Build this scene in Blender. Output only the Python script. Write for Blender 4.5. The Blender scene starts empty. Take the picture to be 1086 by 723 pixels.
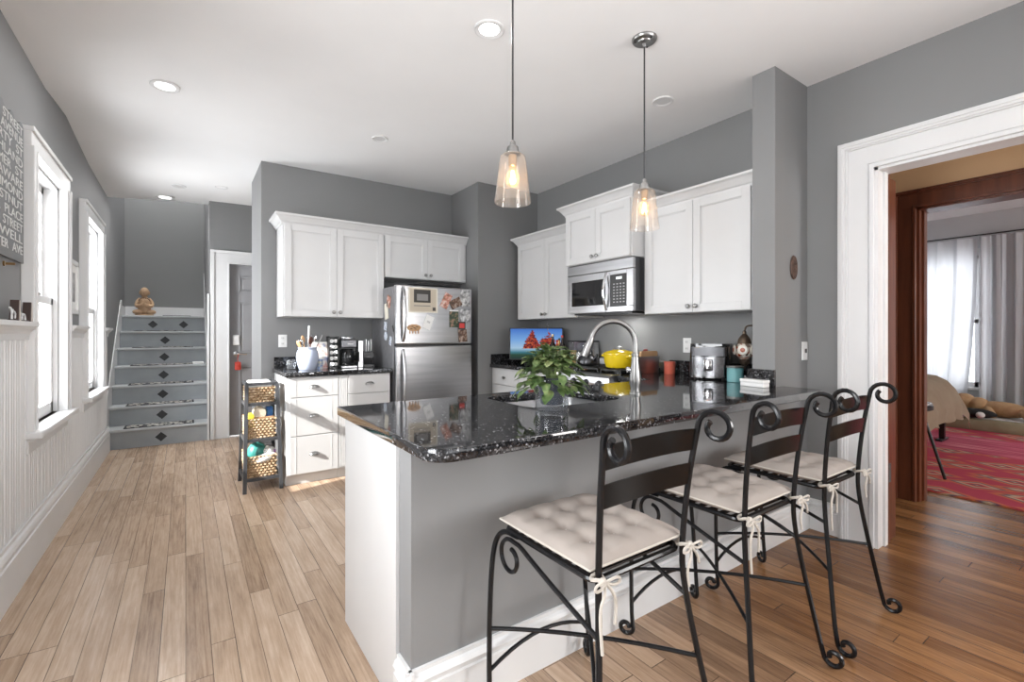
import bpy, bmesh, math, random
from mathutils import Vector, Matrix
random.seed(7)
PI = math.pi
S = bpy.context.scene
C = S.collection

# ------------------------------------------------------------------ camera
YAW = math.atan2(346, 495)
cam = bpy.data.objects.new('camera', bpy.data.cameras.new('camera')); C.objects.link(cam)
cam.location = (0, 0, 1.235)
cam.rotation_euler = (PI/2, 0, -YAW)
cam.data.sensor_width = 36; cam.data.lens = 495/1086*36
cam.data.shift_y = -7.5/1086
cam.data.clip_start = .05; cam.data.clip_end = 100
S.camera = cam
# ------------------------------------------------------------------ light
S.view_settings.view_transform = 'Standard'
S.view_settings.look = 'None'
S.view_settings.exposure = 0.0
S.view_settings.gamma = 1
S.view_settings.use_curve_mapping = False
W = bpy.data.worlds.new('sky'); S.world = W; W.use_nodes = True
bg = W.node_tree.nodes['Background']
bg.inputs[0].default_value = (.93, .96, 1, 1); bg.inputs[1].default_value = 3.2
SUN_DIR = Vector((5, 1.25, -2.8)).normalized()
sl = bpy.data.lights.new('sun', 'SUN'); sl.energy = 15; sl.angle = .01; sl.color = (1, .96, .9)
sun = bpy.data.objects.new('sun', sl); C.objects.link(sun)
sun.rotation_euler = SUN_DIR.to_track_quat('-Z', 'Y').to_euler()
def area(name, loc, direction, sx, sy, power, color=(1, 1, 1)):
    l = bpy.data.lights.new(name, 'AREA'); l.shape = 'RECTANGLE'; l.size = sx; l.size_y = sy
    l.energy = power; l.color = color
    o = bpy.data.objects.new(name, l); C.objects.link(o); o.location = loc
    o.rotation_euler = Vector(direction).to_track_quat('-Z', 'Y').to_euler()
    return o
area('daylight_left_window', (-1.05, 3.93, 1.5), (1, 0, .0), .9, 1.6, 50)
area('daylight_left_window_far', (-1.05, 5.57, 1.5), (1, .1, .12), .9, 1.6, 70)
area('fill_left_near', (-1.05, 1.0, 1.5), (1, .1, .2), 1.1, 1.6, 105)  # side fill through an added near window, brightens the peninsula end panel
area('fill_right_rear', (3.5, -1.75, 1.55), (-1, .1, .3), 1.4, 1.5, 150)  # added fill from behind the camera, brightens the left wall
area('fill_rear', (1.3, -3.2, 1.55), (0, 1, .5), 3.4, 1.9, 12)  # added room fill; the rear openings it shines through are unseen additions
area('daylight_bedroom_window', (9.35, 2.18, 1.45), (-1, -.1, .0), 1.1, 1.8, 14)
area('fill_bedroom_side', (6.8, -2.95, 1.6), (0, 1, 0), 2.0, 1.4, 90)  # bedroom fill added in front of a closed wall, no window there
area('fill_hall', (3.9, -3.1, 1.7), (0, 1, 0), .8, 1.5, 65)  # fill added to lift the peach hall wall, through an added opening
area('fill_stairwell', (-.25, 7.7, 4.4), (0, -.1, -1), .7, .8, 50)  # fill added under the stairwell roof to brighten the stairs

# ------------------------------------------------------------------ materials
def mat(name, col, rough=.5, metal=0, emit=0, ecol=None, spec=None, coat=0):
    m = bpy.data.materials.new(name); m.use_nodes = True
    b = m.node_tree.nodes['Principled BSDF']
    b.inputs['Base Color'].default_value = (*col, 1)
    b.inputs['Roughness'].default_value = rough; b.inputs['Metallic'].default_value = metal
    if emit:
        b.inputs['Emission Color'].default_value = (*(ecol or col), 1)
        b.inputs['Emission Strength'].default_value = emit
    if spec is not None: b.inputs['Specular IOR Level'].default_value = spec
    if coat: b.inputs['Coat Weight'].default_value = coat
    return m
def nd(m, t, **kw):
    n = m.node_tree.nodes.new(t)
    for k, v in kw.items(): setattr(n, k, v)
    return n
def lk(m, a, b): m.node_tree.links.new(a, b)
def ramp(m, fac, stops):
    r = nd(m, 'ShaderNodeValToRGB'); e = r.color_ramp.elements
    e[1].position = stops[-1][0]; e[1].color = (*stops[-1][1], 1)
    e[0].position = stops[0][0]; e[0].color = (*stops[0][1], 1)
    for p, c in stops[1:-1]:
        el = e.new(p); el.color = (*c, 1)
    lk(m, fac, r.inputs[0]); return r.outputs[0]
def coords(m, scale=(1, 1, 1), rot=(0, 0, 0)):
    t = nd(m, 'ShaderNodeTexCoord'); mp = nd(m, 'ShaderNodeMapping')
    mp.inputs['Scale'].default_value = scale; mp.inputs['Rotation'].default_value = rot
    lk(m, t.outputs['Object'], mp.inputs[0]); return mp.outputs[0]
def noise(m, vec, scale, detail=3, rough=.5):
    n = nd(m, 'ShaderNodeTexNoise'); n.inputs['Scale'].default_value = scale
    n.inputs['Detail'].default_value = detail; n.inputs['Roughness'].default_value = rough
    lk(m, vec, n.inputs['Vector']); return n.outputs['Fac']
def BS(m): return m.node_tree.nodes['Principled BSDF']
def bump(m, h, strength=.1, dist=.01):
    b = nd(m, 'ShaderNodeBump'); b.inputs['Strength'].default_value = strength; b.inputs['Distance'].default_value = dist
    lk(m, h, b.inputs['Height']); lk(m, b.outputs[0], BS(m).inputs['Normal'])
def noisy(name, a, b, scale=6, rough=.6, stretch=(1, 1, 1), metal=0, bmp=0, detail=4):
    m = mat(name, a, rough, metal); v = coords(m, stretch)
    f = noise(m, v, scale, detail)
    lk(m, ramp(m, f, [(.3, a), (.7, b)]), BS(m).inputs['Base Color'])
    if bmp: bump(m, f, bmp)
    return m
wall_grey = noisy('grey_wall_paint', (.21, .211, .213), (.22, .221, .223), 2, .6)
white_paint = noisy('white_trim_paint', (.67, .67, .67), (.71, .71, .71), 3, .38)
ceil_paint = noisy('ceiling_paint', (.80, .80, .80), (.84, .84, .84), 1.5, .8)
cab_white = noisy('white_cabinet_lacquer', (.57, .57, .57), (.61, .61, .61), 2, .36)
peach = noisy('peach_wall_paint', (.62, .40, .22), (.66, .43, .24), 2, .7)
bed_grey = noisy('pale_grey_wall_paint', (.50, .51, .53), (.54, .55, .57), 2, .7)
stair_grey = noisy('blue_grey_stair_paint', (.29, .315, .33), (.34, .365, .38), 5, .45)
tread_grey = noisy('light_grey_tread_paint', (.40, .42, .43), (.48, .50, .51), 5, .5)
black_band = mat('black_flat_iron', (.006, .006, .006), .22, 0, spec=.18)
black_iron = mat('black_iron', (.007, .007, .008), .24, 0, spec=.32)
black = mat('black_plastic', (.012, .012, .012), .35)
black_gloss = mat('black_gloss', (.008, .008, .009), .06)
chrome = mat('chrome', (.75, .75, .76), .12, 1)
nickel = noisy('brushed_nickel', (.27, .267, .262), (.36, .356, .35), 40, .33, (1, 1, .1), 1)
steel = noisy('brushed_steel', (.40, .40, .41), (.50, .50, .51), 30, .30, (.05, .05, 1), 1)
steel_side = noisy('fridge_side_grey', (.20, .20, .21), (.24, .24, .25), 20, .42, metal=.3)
dark_steel = mat('dark_steel', (.09, .09, .095), .3, .9)
black_wood = noisy('black_stained_wood', (.035, .037, .042), (.06, .062, .068), 20, .5, (1, 1, .1))
brown_wood = noisy('red_brown_wood', (.085, .024, .011), (.155, .048, .022), 9, .32, (3, 3, .25))
tan_wood = noisy('tan_wood', (.42, .24, .12), (.55, .34, .18), 12, .5, (1, 1, .2))
white_plastic = mat('white_plastic', (.82, .82, .81), .35)
ceramic_w = mat('white_ceramic', (.85, .85, .84), .15)
paper = mat('white_paper', (.82, .82, .80), .7)

def glass(name, tint=(1, 1, 1), refl=1.0, dens=0.0, dcol=(.9, .9, .9)):
    m = bpy.data.materials.new(name); m.use_nodes = True
    nt = m.node_tree; nt.nodes.remove(nt.nodes['Principled BSDF'])
    out = nt.nodes['Material Output']
    tr = nd(m, 'ShaderNodeBsdfTransparent'); tr.inputs[0].default_value = (*tint, 1)
    gl = nd(m, 'ShaderNodeBsdfGlossy'); gl.inputs['Roughness'].default_value = .03
    fr = nd(m, 'ShaderNodeFresnel'); fr.inputs[0].default_value = 1.45
    mu = nd(m, 'ShaderNodeMath', operation='MULTIPLY'); mu.inputs[1].default_value = refl
    ge = nd(m, 'ShaderNodeNewGeometry'); inv = nd(m, 'ShaderNodeMath', operation='SUBTRACT'); inv.inputs[0].default_value = 1; lk(m, ge.outputs['Backfacing'], inv.inputs[1])
    m0 = nd(m, 'ShaderNodeMath', operation='MULTIPLY'); lk(m, fr.outputs[0], m0.inputs[0]); lk(m, inv.outputs[0], m0.inputs[1]); lk(m, m0.outputs[0], mu.inputs[0])
    mx = nd(m, 'ShaderNodeMixShader'); lk(m, mu.outputs[0], mx.inputs[0]); lk(m, tr.outputs[0], mx.inputs[1]); lk(m, gl.outputs[0], mx.inputs[2])
    last = mx
    if dens:
        df = nd(m, 'ShaderNodeBsdfDiffuse'); df.inputs[0].default_value = (*dcol, 1)
        m2 = nd(m, 'ShaderNodeMixShader'); m2.inputs[0].default_value = dens
        lk(m, mx.outputs[0], m2.inputs[1]); lk(m, df.outputs[0], m2.inputs[2]); last = m2
    lk(m, last.outputs[0], out.inputs[0]); return m
clear_glass = glass('clear_glass', (.95, .96, .97), 1.6, .02, (.9, .92, .95))
pane_glass = glass('window_glass', (.98, .99, 1), .5)
shade_glass = glass('amber_tinted_glass', (.975, .955, .935), 1.2, .05, (.85, .80, .76))

# granite: near-black stone with grey and silver flecks
granite = mat('black_granite', (.02, .02, .022), .045)
gv = coords(granite)
vo = nd(granite, 'ShaderNodeTexVoronoi'); vo.inputs['Scale'].default_value = 170; lk(granite, gv, vo.inputs['Vector'])
gc = ramp(granite, vo.outputs['Color'], [(0, (.012, .012, .013)), (.62, (.03, .03, .033)), (.80, (.07, .07, .075)), (.95, (.50, .50, .52))])
gn = noise(granite, gv, 38, 5, .7)
gm = nd(granite, 'ShaderNodeMix', data_type='RGBA', blend_type='MULTIPLY'); gm.inputs[0].default_value = 1
lk(granite, gc, gm.inputs[6]); lk(granite, ramp(granite, gn, [(.38, (.25, .25, .25)), (.62, (1.0, 1.0, 1.0))]), gm.inputs[7])
lk(granite, gm.outputs[2], BS(granite).inputs['Base Color'])

# wooden board floor, boards run along Y
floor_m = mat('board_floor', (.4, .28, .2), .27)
def build_floor(m):
    tc = nd(m, 'ShaderNodeTexCoord'); sp = nd(m, 'ShaderNodeSeparateXYZ'); lk(m, tc.outputs['Object'], sp.inputs[0])
    def M(op, a, b=None, c=None):
        n = nd(m, 'ShaderNodeMath', operation=op)
        for i, v in enumerate((a, b, c)):
            if v is None: continue
            if isinstance(v, (int, float)): n.inputs[i].default_value = v
            else: lk(m, v, n.inputs[i])
        return n.outputs[0]
    u = M('DIVIDE', sp.outputs['X'], .083); row = M('FLOOR', u); fu = M('FRACT', u)
    wn = nd(m, 'ShaderNodeTexWhiteNoise', noise_dimensions='1D'); lk(m, row, wn.inputs['W'])
    v = M('ADD', M('DIVIDE', sp.outputs['Y'], 1.15), M('MULTIPLY', wn.outputs['Value'], 7.3)); brd = M('FLOOR', v); fv = M('FRACT', v)
    w2 = nd(m, 'ShaderNodeTexWhiteNoise', noise_dimensions='2D')
    cb = nd(m, 'ShaderNodeCombineXYZ'); lk(m, row, cb.inputs[0]); lk(m, brd, cb.inputs[1]); lk(m, cb.outputs[0], w2.inputs['Vector'])
    # grain, shifted per board
    off = nd(m, 'ShaderNodeCombineXYZ'); lk(m, M('MULTIPLY', w2.outputs['Value'], 40), off.inputs[2])
    lk(m, M('MULTIPLY', sp.outputs['X'], 9), off.inputs[0]); lk(m, M('MULTIPLY', sp.outputs['Y'], 1.3), off.inputs[1])
    g = noise(m, off.outputs[0], 2.6, 8, .72)
    off2 = nd(m, 'ShaderNodeCombineXYZ'); lk(m, M('MULTIPLY', sp.outputs['X'], 1), off2.inputs[0]); lk(m, M('MULTIPLY', sp.outputs['Y'], .6), off2.inputs[1])
    blot = noise(m, off2.outputs[0], 3.0, 4, .6)
    off3 = nd(m, 'ShaderNodeCombineXYZ'); lk(m, M('MULTIPLY', sp.outputs['X'], 34), off3.inputs[0]); lk(m, M('MULTIPLY', sp.outputs['Y'], 1.1), off3.inputs[1]); lk(m, M('MULTIPLY', w2.outputs['Value'], 70), off3.inputs[2])
    streak = noise(m, off3.outputs[0], 3.2, 5, .6)
    tone = M('ADD', M('ADD', M('ADD', .045, M('MULTIPLY', w2.outputs['Value'], .23)), M('MULTIPLY', streak, .45)), M('ADD', M('MULTIPLY', g, .45), M('MULTIPLY', blot, .06)))
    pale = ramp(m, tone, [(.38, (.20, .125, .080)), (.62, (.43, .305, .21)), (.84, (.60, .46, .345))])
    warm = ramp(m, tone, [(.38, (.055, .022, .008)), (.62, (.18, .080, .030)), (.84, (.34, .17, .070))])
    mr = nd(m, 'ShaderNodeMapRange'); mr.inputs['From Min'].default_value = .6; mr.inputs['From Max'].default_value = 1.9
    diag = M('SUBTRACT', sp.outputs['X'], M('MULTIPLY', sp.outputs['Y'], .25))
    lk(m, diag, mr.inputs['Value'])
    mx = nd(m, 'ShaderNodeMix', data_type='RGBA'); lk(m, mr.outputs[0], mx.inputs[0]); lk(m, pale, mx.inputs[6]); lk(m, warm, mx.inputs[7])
    gap = M('MAXIMUM', M('GREATER_THAN', M('ABSOLUTE', M('SUBTRACT', fu, .5)), .484), M('GREATER_THAN', M('ABSOLUTE', M('SUBTRACT', fv, .5)), .4985))
    w3 = nd(m, 'ShaderNodeTexWhiteNoise', noise_dimensions='2D')
    cb3 = nd(m, 'ShaderNodeCombineXYZ'); lk(m, M('FLOOR', M('ADD', u, .5)), cb3.inputs[0]); lk(m, brd, cb3.inputs[1]); lk(m, cb3.outputs[0], w3.inputs['Vector'])
    gapk = M('MULTIPLY', gap, M('ADD', .45, M('MULTIPLY', w3.outputs['Value'], .55)))
    m3 = nd(m, 'ShaderNodeMix', data_type='RGBA'); lk(m, gapk, m3.inputs[0]); lk(m, mx.outputs[2], m3.inputs[6]); m3.inputs[7].default_value = (.035, .02, .012, 1)
    lk(m, m3.outputs[2], BS(m).inputs['Base Color'])
    h = M('SUBTRACT', M('MULTIPLY', g, .04), gap); bump(m, h, .25, .003)
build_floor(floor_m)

# ------------------------------------------------------------------ mesh helpers
def box(bm, x0, x1, y0, y1, z0, z1, bev=0, M=None):
    m = Matrix.Translation(((x0+x1)/2, (y0+y1)/2, (z0+z1)/2)) @ Matrix.Diagonal((abs(x1-x0), abs(y1-y0), abs(z1-z0), 1))
    if M is not None: m = M @ m
    r = bmesh.ops.create_cube(bm, size=1, matrix=m)
    if bev:
        es = list({e for v in r['verts'] for e in v.link_edges})
        bmesh.ops.bevel(bm, geom=es, offset=bev, segments=2, affect='EDGES', profile=.5)
    return bm
def B(*a, **k): return box(bmesh.new(), *a, **k)
def boxes(lst, bev=0):
    bm = bmesh.new()
    for b in lst: box(bm, *b, bev=bev)
    return bm
def tube(bm, pts, r, seg=8, cap=True, closed=False):
    pts = [Vector(p) for p in pts]; n = len(pts)
    rs = r if isinstance(r, (list, tuple)) else [r]*n
    rings = []; up = None
    for i, p in enumerate(pts):
        if closed: t = pts[(i+1) % n]-pts[i-1]
        else: t = pts[min(i+1, n-1)]-pts[max(i-1, 0)]
        t.normalize()
        if up is None:
            up = Vector((0, 0, 1)) if abs(t.z) < .9 else Vector((1, 0, 0))
        up = (up - t*up.dot(t)); up.normalize(); s = t.cross(up)
        rings.append([bm.verts.new(p+(up*math.cos(2*PI*k/seg)+s*math.sin(2*PI*k/seg))*rs[i]) for k in range(seg)])
    for i in range(n if closed else n-1):
        a, b = rings[i], rings[(i+1) % n]
        for k in range(seg): bm.faces.new((a[k], a[(k+1) % seg], b[(k+1) % seg], b[k]))
    if cap and not closed:
        bm.faces.new(rings[0][::-1]); bm.faces.new(rings[-1])
    return bm
def lathe(bm, prof, c=(0, 0, 0), seg=24, M=None, cap=True):
    rings = []
    for r, z in prof:
        rings.append([bm.verts.new((M @ Vector((r*math.cos(2*PI*k/seg), r*math.sin(2*PI*k/seg), z)) if M is not None else Vector((r*math.cos(2*PI*k/seg), r*math.sin(2*PI*k/seg), z)))+Vector(c)) for k in range(seg)])
    for a, b in zip(rings, rings[1:]):
        for k in range(seg): bm.faces.new((a[k], a[(k+1) % seg], b[(k+1) % seg], b[k]))
    if cap:
        bm.faces.new(rings[0][::-1]); bm.faces.new(rings[-1])
    return bm
def prism(bm, poly, ax, a, b):
    """extrude 2-D polygon along axis ax from a to b; poly holds the other two coordinates in xyz order"""
    def P(u, v, w):
        return {'x': (w, u, v), 'y': (u, w, v), 'z': (u, v, w)}[ax]
    A = [bm.verts.new(P(u, v, a)) for u, v in poly]; Bv = [bm.verts.new(P(u, v, b)) for u, v in poly]
    n = len(poly)
    bm.faces.new(A[::-1]); bm.faces.new(Bv)
    for i in range(n): bm.faces.new((A[i], A[(i+1) % n], Bv[(i+1) % n], Bv[i]))
    return bm
def blob(bm, c, r, seg=16, rot=None):
    m = Matrix.Translation(c) @ (rot or Matrix.Identity(4)) @ Matrix.Diagonal((*r, 1))
    bmesh.ops.create_uvsphere(bm, u_segments=seg, v_segments=max(6, seg//2+2), radius=1, matrix=m); return bm
def bez(p0, p1, p2, n=8):
    p0, p1, p2 = map(Vector, (p0, p1, p2))
    return [(1-t)**2*p0+2*t*(1-t)*p1+t*t*p2 for t in [i/n for i in range(n+1)]]
def smooth_pts(p, it=2):
    for _ in range(it):
        q = [p[0]]
        for a, b in zip(p, p[1:]): q += [a*.75+b*.25, a*.25+b*.75]
        q.append(p[-1]); p = q
    return p
def obj(name, bm, m, parent=None, smooth=False, recenter=True):
    bmesh.ops.recalc_face_normals(bm, faces=bm.faces)
    me = bpy.data.meshes.new(name)
    off = Vector((0, 0, 0))
    if parent is None and recenter:
        xs = [v.co for v in bm.verts]
        off = Vector(((min(v.x for v in xs)+max(v.x for v in xs))/2, (min(v.y for v in xs)+max(v.y for v in xs))/2, min(v.z for v in xs)))
        for v in bm.verts: v.co -= off
    bm.to_mesh(me); bm.free()
    if smooth:
        for p in me.polygons: p.use_smooth = True
        try: me.set_sharp_from_angle(angle=math.radians(38))
        except Exception: pass
    me.materials.append(m)
    o = bpy.data.objects.new(name, me); C.objects.link(o)
    if parent is not None: o.parent = parent
    else: o.location = off
    return o
def tag(o, label, cat, group=None):
    o['label'] = label; o['category'] = cat
    if group: o['group'] = group
    return o
def thing(name, label, cat, loc=(0, 0, 0), rz=0, group=None):
    o = bpy.data.objects.new(name, None); C.objects.link(o); o.empty_display_size = .05
    o.location = loc; o.rotation_euler = (0, 0, rz)
    return tag(o, label, cat, group)
def struct(name, bm, m, smooth=False):
    o = obj(name, bm, m, None, smooth, recenter=False); o['kind'] = 'structure'; return o
def copy_tree(o, parent=None):
    c = o.copy(); C.objects.link(c)
    if parent is not None: c.parent = parent
    for ch in list(o.children): copy_tree(ch, c)
    return c
def rrect(x0, x1, y0, y1, r, n=6):
    rs = r if isinstance(r, (list, tuple)) else [r]*4; pts = []
    for (cx, cy, a0), rr in zip(((x1, y0, -90), (x1, y1, 0), (x0, y1, 90), (x0, y0, 180)), rs):
        sx = -1 if cx == x1 else 1; sy = 1 if cy == y0 else -1
        if rr == 0: pts.append((cx, cy)); continue
        for k in range(n+1):
            a = math.radians(a0+90*k/n); pts.append((cx+sx*rr+rr*math.cos(a), cy+sy*rr+rr*math.sin(a)))
    return pts
def slab(outline, holes, z0, z1, bev=.004):
    cu = bpy.data.curves.new('outline', 'CURVE'); cu.dimensions = '2D'; cu.fill_mode = 'BOTH'
    for poly in [outline]+holes:
        s = cu.splines.new('POLY'); s.points.add(len(poly)-1); s.use_cyclic_u = True
        for p, (x, y) in zip(s.points, poly): p.co = (x, y, 0, 1)
    cu.extrude = (z1-z0)/2-bev; cu.bevel_depth = bev; cu.bevel_resolution = 1; cu.offset = -bev
    o = bpy.data.objects.new('tmp', cu); C.objects.link(o)
    me = o.to_mesh(); bm = bmesh.new(); bm.from_mesh(me); o.to_mesh_clear()
    bpy.data.objects.remove(o); bpy.data.curves.remove(cu)
    for v in bm.verts: v.co.z += (z0+z1)/2
    bmesh.ops.remove_doubles(bm, verts=bm.verts, dist=1e-5)
    return bm
def text_bm(s, size, M, ext=.001):
    cu = bpy.data.curves.new('t', 'FONT'); cu.body = s; cu.size = size; cu.extrude = ext; cu.align_x = 'CENTER'; cu.align_y = 'CENTER'
    o = bpy.data.objects.new('tmp', cu); C.objects.link(o)
    me = o.to_mesh(); bm = bmesh.new(); bm.from_mesh(me); o.to_mesh_clear()
    bpy.data.objects.remove(o); bpy.data.curves.remove(cu)
    bmesh.ops.transform(bm, matrix=M, verts=bm.verts); return bm

# ================================================================== STRUCTURE
CZ = 2.81
XR = 3.27
# floor
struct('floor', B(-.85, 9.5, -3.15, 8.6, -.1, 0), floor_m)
# ceiling: slightly sagging toward the left wall
bm = bmesh.new()
ys = [-3.15, 0, 3.0, 3.3, 3.65, 3.95, 4.25, 4.55, 4.9, 5.5, 6.45, 6.7]
lz = {4.25: 2.76, 4.55: 2.79, 4.9: 2.765}
rows = []
for y in ys:
    zl = lz.get(y, 2.728)
    rows.append([(x, y, z) for x, z in ((-.86, zl-.01), (-.70, zl), (-.1, zl+(2.795-zl)*.8), (.6, 2.80), (1.8, CZ), (3.42, CZ+.012))])
g = [[bm.verts.new(p) for p in r] for r in rows]; gt = [[bm.verts.new((p[0], p[1], 2.95)) for p in r] for r in rows]
for i in range(len(g)-1):
    for j in range(len(g[0])-1):
        bm.faces.new((g[i][j], g[i][j+1], g[i+1][j+1], g[i+1][j])); bm.faces.new((gt[i][j], gt[i+1][j], gt[i+1][j+1], gt[i][j+1]))
nn = len(g[0])-1
for i in range(len(g)-1):
    bm.faces.new((g[i][0], g[i+1][0], gt[i+1][0], gt[i][0])); bm.faces.new((g[i][nn], gt[i][nn], gt[i+1][nn], g[i+1][nn]))
for j in range(nn):
    bm.faces.new((g[0][j], gt[0][j], gt[0][j+1], g[0][j+1])); bm.faces.new((g[-1][j], g[-1][j+1], gt[-1][j+1], gt[-1][j]))
struct('ceiling', bm, ceil_paint, smooth=True)
# left wall with two window openings
W1, W2 = (3.55, 4.31), (5.15, 5.98)
WZ0, WZ1 = .72, 2.21
W0 = (.45, 1.5)  # unseen near window opening, added to let side fill in
L = [(-.85, -.70, -3.15, W0[0], 0, 3.0), (-.85, -.70, W0[0], W0[1], 0, WZ0), (-.85, -.70, W0[0], W0[1], WZ1, 3.0), (-.85, -.70, W0[1], W1[0], 0, 3.0), (-.85, -.70, W1[0], W1[1], 0, WZ0), (-.85, -.70, W1[0], W1[1], WZ1, 3.0),
     (-.85, -.70, W1[1], W2[0], 0, 3.0), (-.85, -.70, W2[0], W2[1], 0, WZ0), (-.85, -.70, W2[0], W2[1], WZ1, 3.0), (-.85, -.70, W2[1], 8.6, 0, 4.6)]
struct('wall_left', boxes(L), wall_grey)
# kitchen wall behind the fridge, with the deep pier on its right
struct('wall_back', B(.56, 2.487, 4.76, 5.5, 0, 2.9), wall_grey)
struct('wall_corner', B(2.487, 3.40, 4.173, 5.5, 0, 2.9), wall_grey)
struct('wall_right', boxes([(XR, 3.40, 1.505, 4.173, 0, 2.9), (XR, 3.40, 1.01, 1.505, 0, 2.9), (XR, 3.40, -.35, 1.01, 2.195, 2.9), (XR, 3.40, -1.0, -.35, 0, 2.9), (XR, 3.40, -3.15, -2.5, 0, 2.9), (XR, 3.40, -2.5, -1.0, 0, .8), (XR, 3.40, -2.5, -1.0, 2.35, 2.9)]), wall_grey)  # the rearmost opening is added for the right-hand fill
struct('wall_stub', B(2.855, XR, 1.37, 1.505, 0, 2.86), wall_grey)
struct('wall_peninsula', B(.575, 2.855, 1.37, 1.468, 0, .884), wall_grey)
# rear of the room, with unseen window openings added for the rear fill
R_ = [(-.7, 3.27, -3.15, -3.0, 0, .6), (-.7, 3.27, -3.15, -3.0, 2.5, 2.9), (-.7, -.45, -3.15, -3.0, .6, 2.5), (3.02, 3.27, -3.15, -3.0, .6, 2.5), (1.2, 1.38, -3.15, -3.0, .6, 2.5)]
struct('wall_rear', boxes(R_), wall_grey)
# hall end wall with door opening
DX0, DX1, DZ = .425, 1.22, 2.07
struct('wall_end', boxes([(.226, DX0, 6.5, 6.62, 0, 2.9), (DX0, DX1, 6.5, 6.62, DZ, 2.9), (DX1, 2.8, 6.5, 6.62, 0, 2.9)]), wall_grey)
struct('wall_passage', B(2.7, 2.8, 5.5, 6.5, 0, 2.9), wall_grey)
# stairwell
struct('wall_stairwell_back', B(-.7, .33, 8.43, 8.55, 0, 4.6), wall_grey)
struct('wall_stairwell_right', B(.226, .33, 6.62, 8.43, 0, 4.6), wall_grey)
struct('wall_stairwell_header', B(-.7, .33, 6.7, 6.8, 2.95, 4.6), wall_grey)
struct('ceiling_stairwell', B(-.85, .4, 6.7, 8.6, 4.6, 4.7), ceil_paint)
struct('ceiling_passage', B(.33, 2.8, 5.5, 6.62, 2.95, 3.0), ceil_paint)
# hall beyond the opening
struct('wall_hall', boxes([(4.42, 4.56, -3.15, -.2, 0, 2.9), (4.42, 4.56, 1.24, 4.0, 0, 2.9), (4.42, 4.56, -.2, 1.24, 2.25, 2.9)]), peach)
struct('wall_hall_end', B(3.40, 4.42, 3.9, 4.0, 0, 2.9), peach)
struct('wall_hall_rear', boxes([(3.40, 3.5, -3.15, -3.0, 0, 2.8), (4.3, 4.42, -3.15, -3.0, 0, 2.8), (3.5, 4.3, -3.15, -3.0, 0, .9), (3.5, 4.3, -3.15, -3.0, 2.5, 2.8)]), peach)  # opening added for the hall fill
struct('ceiling_hall', B(3.42, 4.56, -3.15, 4.0, 2.8, 2.95), ceil_paint)
# bedroom
BX = 9.15
BW = (1.62, 2.75, .48, 2.35)
struct('wall_bedroom', boxes([(BX, BX+.15, -3.15, BW[0], 0, 3.0), (BX, BX+.15, BW[0], BW[1], 0, BW[2]), (BX, BX+.15, BW[0], BW[1], BW[3], 3.0), (BX, BX+.15, BW[1], 4.0, 0, 3.0)]), bed_grey)
struct('wall_bedroom_back', B(4.56, BX, 3.9, 4.0, 0, 3.0), bed_grey)
struct('wall_bedroom_rear', B(4.56, BX, -3.15, -3.0, 0, 3.0), bed_grey)
struct('ceiling_bedroom', B(4.56, BX+.15, -3.15, 4.0, 2.93, 3.05), ceil_paint)

# ---- trim
def moulding(x, y0, y1, h, sgn, z0=0):        # baseboard profile on a wall x = const
    t = [(0, 0), (.022, 0), (.022, h*.70), (.016, h*.72), (.016, h*.80), (.024, h*.83), (.018, h*.90), (.010, h*.93), (.010, h), (0, h)]
    return prism(bmesh.new(), [(x+sgn*a, z0+b) for a, b in t], 'y', y0, y1)
def moulding_y(y, x0, x1, h, sgn):
    t = [(0, 0), (.022, 0), (.022, h*.70), (.016, h*.72), (.016, h*.80), (.024, h*.83), (.018, h*.90), (.010, h*.93), (.010, h), (0, h)]
    return prism(bmesh.new(), [(y+sgn*a, b) for a, b in t], 'x', x0, x1)
struct('baseboard_left', moulding(-.676, -3.0, 6.46, .27, 1), white_paint)
struct('baseboard_right', moulding(XR, 1.19, 1.37, .19, -1), white_paint)
struct('baseboard_right_rear', moulding(XR, -3.0, -.54, .19, -1), white_paint)
bm = moulding_y(1.37, .553, XR-.024, .19, -1)
b2 = moulding(.575, 1.346, 1.466, .19, -1); me = bpy.data.meshes.new('t'); b2.to_mesh(me); bm.from_mesh(me); b2.free()
struct('baseboard_peninsula', bm, white_paint)
# beadboard wainscot: boards with V grooves along the left wall, in runs between the window casings
def wainscot(y0, y1, z0=.26, z1=1.215):
    bm = bmesh.new(); pts = []; n = max(1, round((y1-y0)/.082)); w = (y1-y0)/n
    pts.append((-.700, y0))
    for i in range(n):
        a = y0+i*w
        pts += [(-.684, a), (-.677, a+.006), (-.677, a+w*.5-.010), (-.681, a+w*.5-.005), (-.674, a+w*.5), (-.681, a+w*.5+.005), (-.677, a+w*.5+.010), (-.677, a+w-.006)]
    pts += [(-.684, y1), (-.700, y1)]
    A = [bm.verts.new((x, y, z0)) for x, y in pts]; D = [bm.verts.new((x, y, z1)) for x, y in pts]
    for i in range(len(pts)-1): bm.faces.new((A[i], A[i+1], D[i+1], D[i]))
    bm.faces.new((A[-1], A[0], D[0], D[-1]))
    return bm
k = 1
for y0, y1, z1 in ((-3.0, .34, 1.24), (.34, 1.61, .60), (1.61, 3.44, 1.24), (3.44, 4.42, .60), (4.42, 5.04, 1.24), (5.04, 6.09, .60), (6.09, 6.46, 1.24)):
    struct('trim_%d' % k, wainscot(y0, y1, z1=z1), white_paint); k += 1
for y0, y1 in ((-3.0, .328), (1.622, 3.428), (4.432, 5.028), (6.102, 6.46)):       # chair rail ledge
    prof = [(-.70, 1.205), (-.668, 1.205), (-.664, 1.235), (-.655, 1.25), (-.642, 1.262), (-.638, 1.272), (-.628, 1.274), (-.628, 1.296), (-.70, 1.296)]
    struct('trim_%d' % k, prism(bmesh.new(), prof, 'y', y0, y1), white_paint); k += 1
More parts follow.
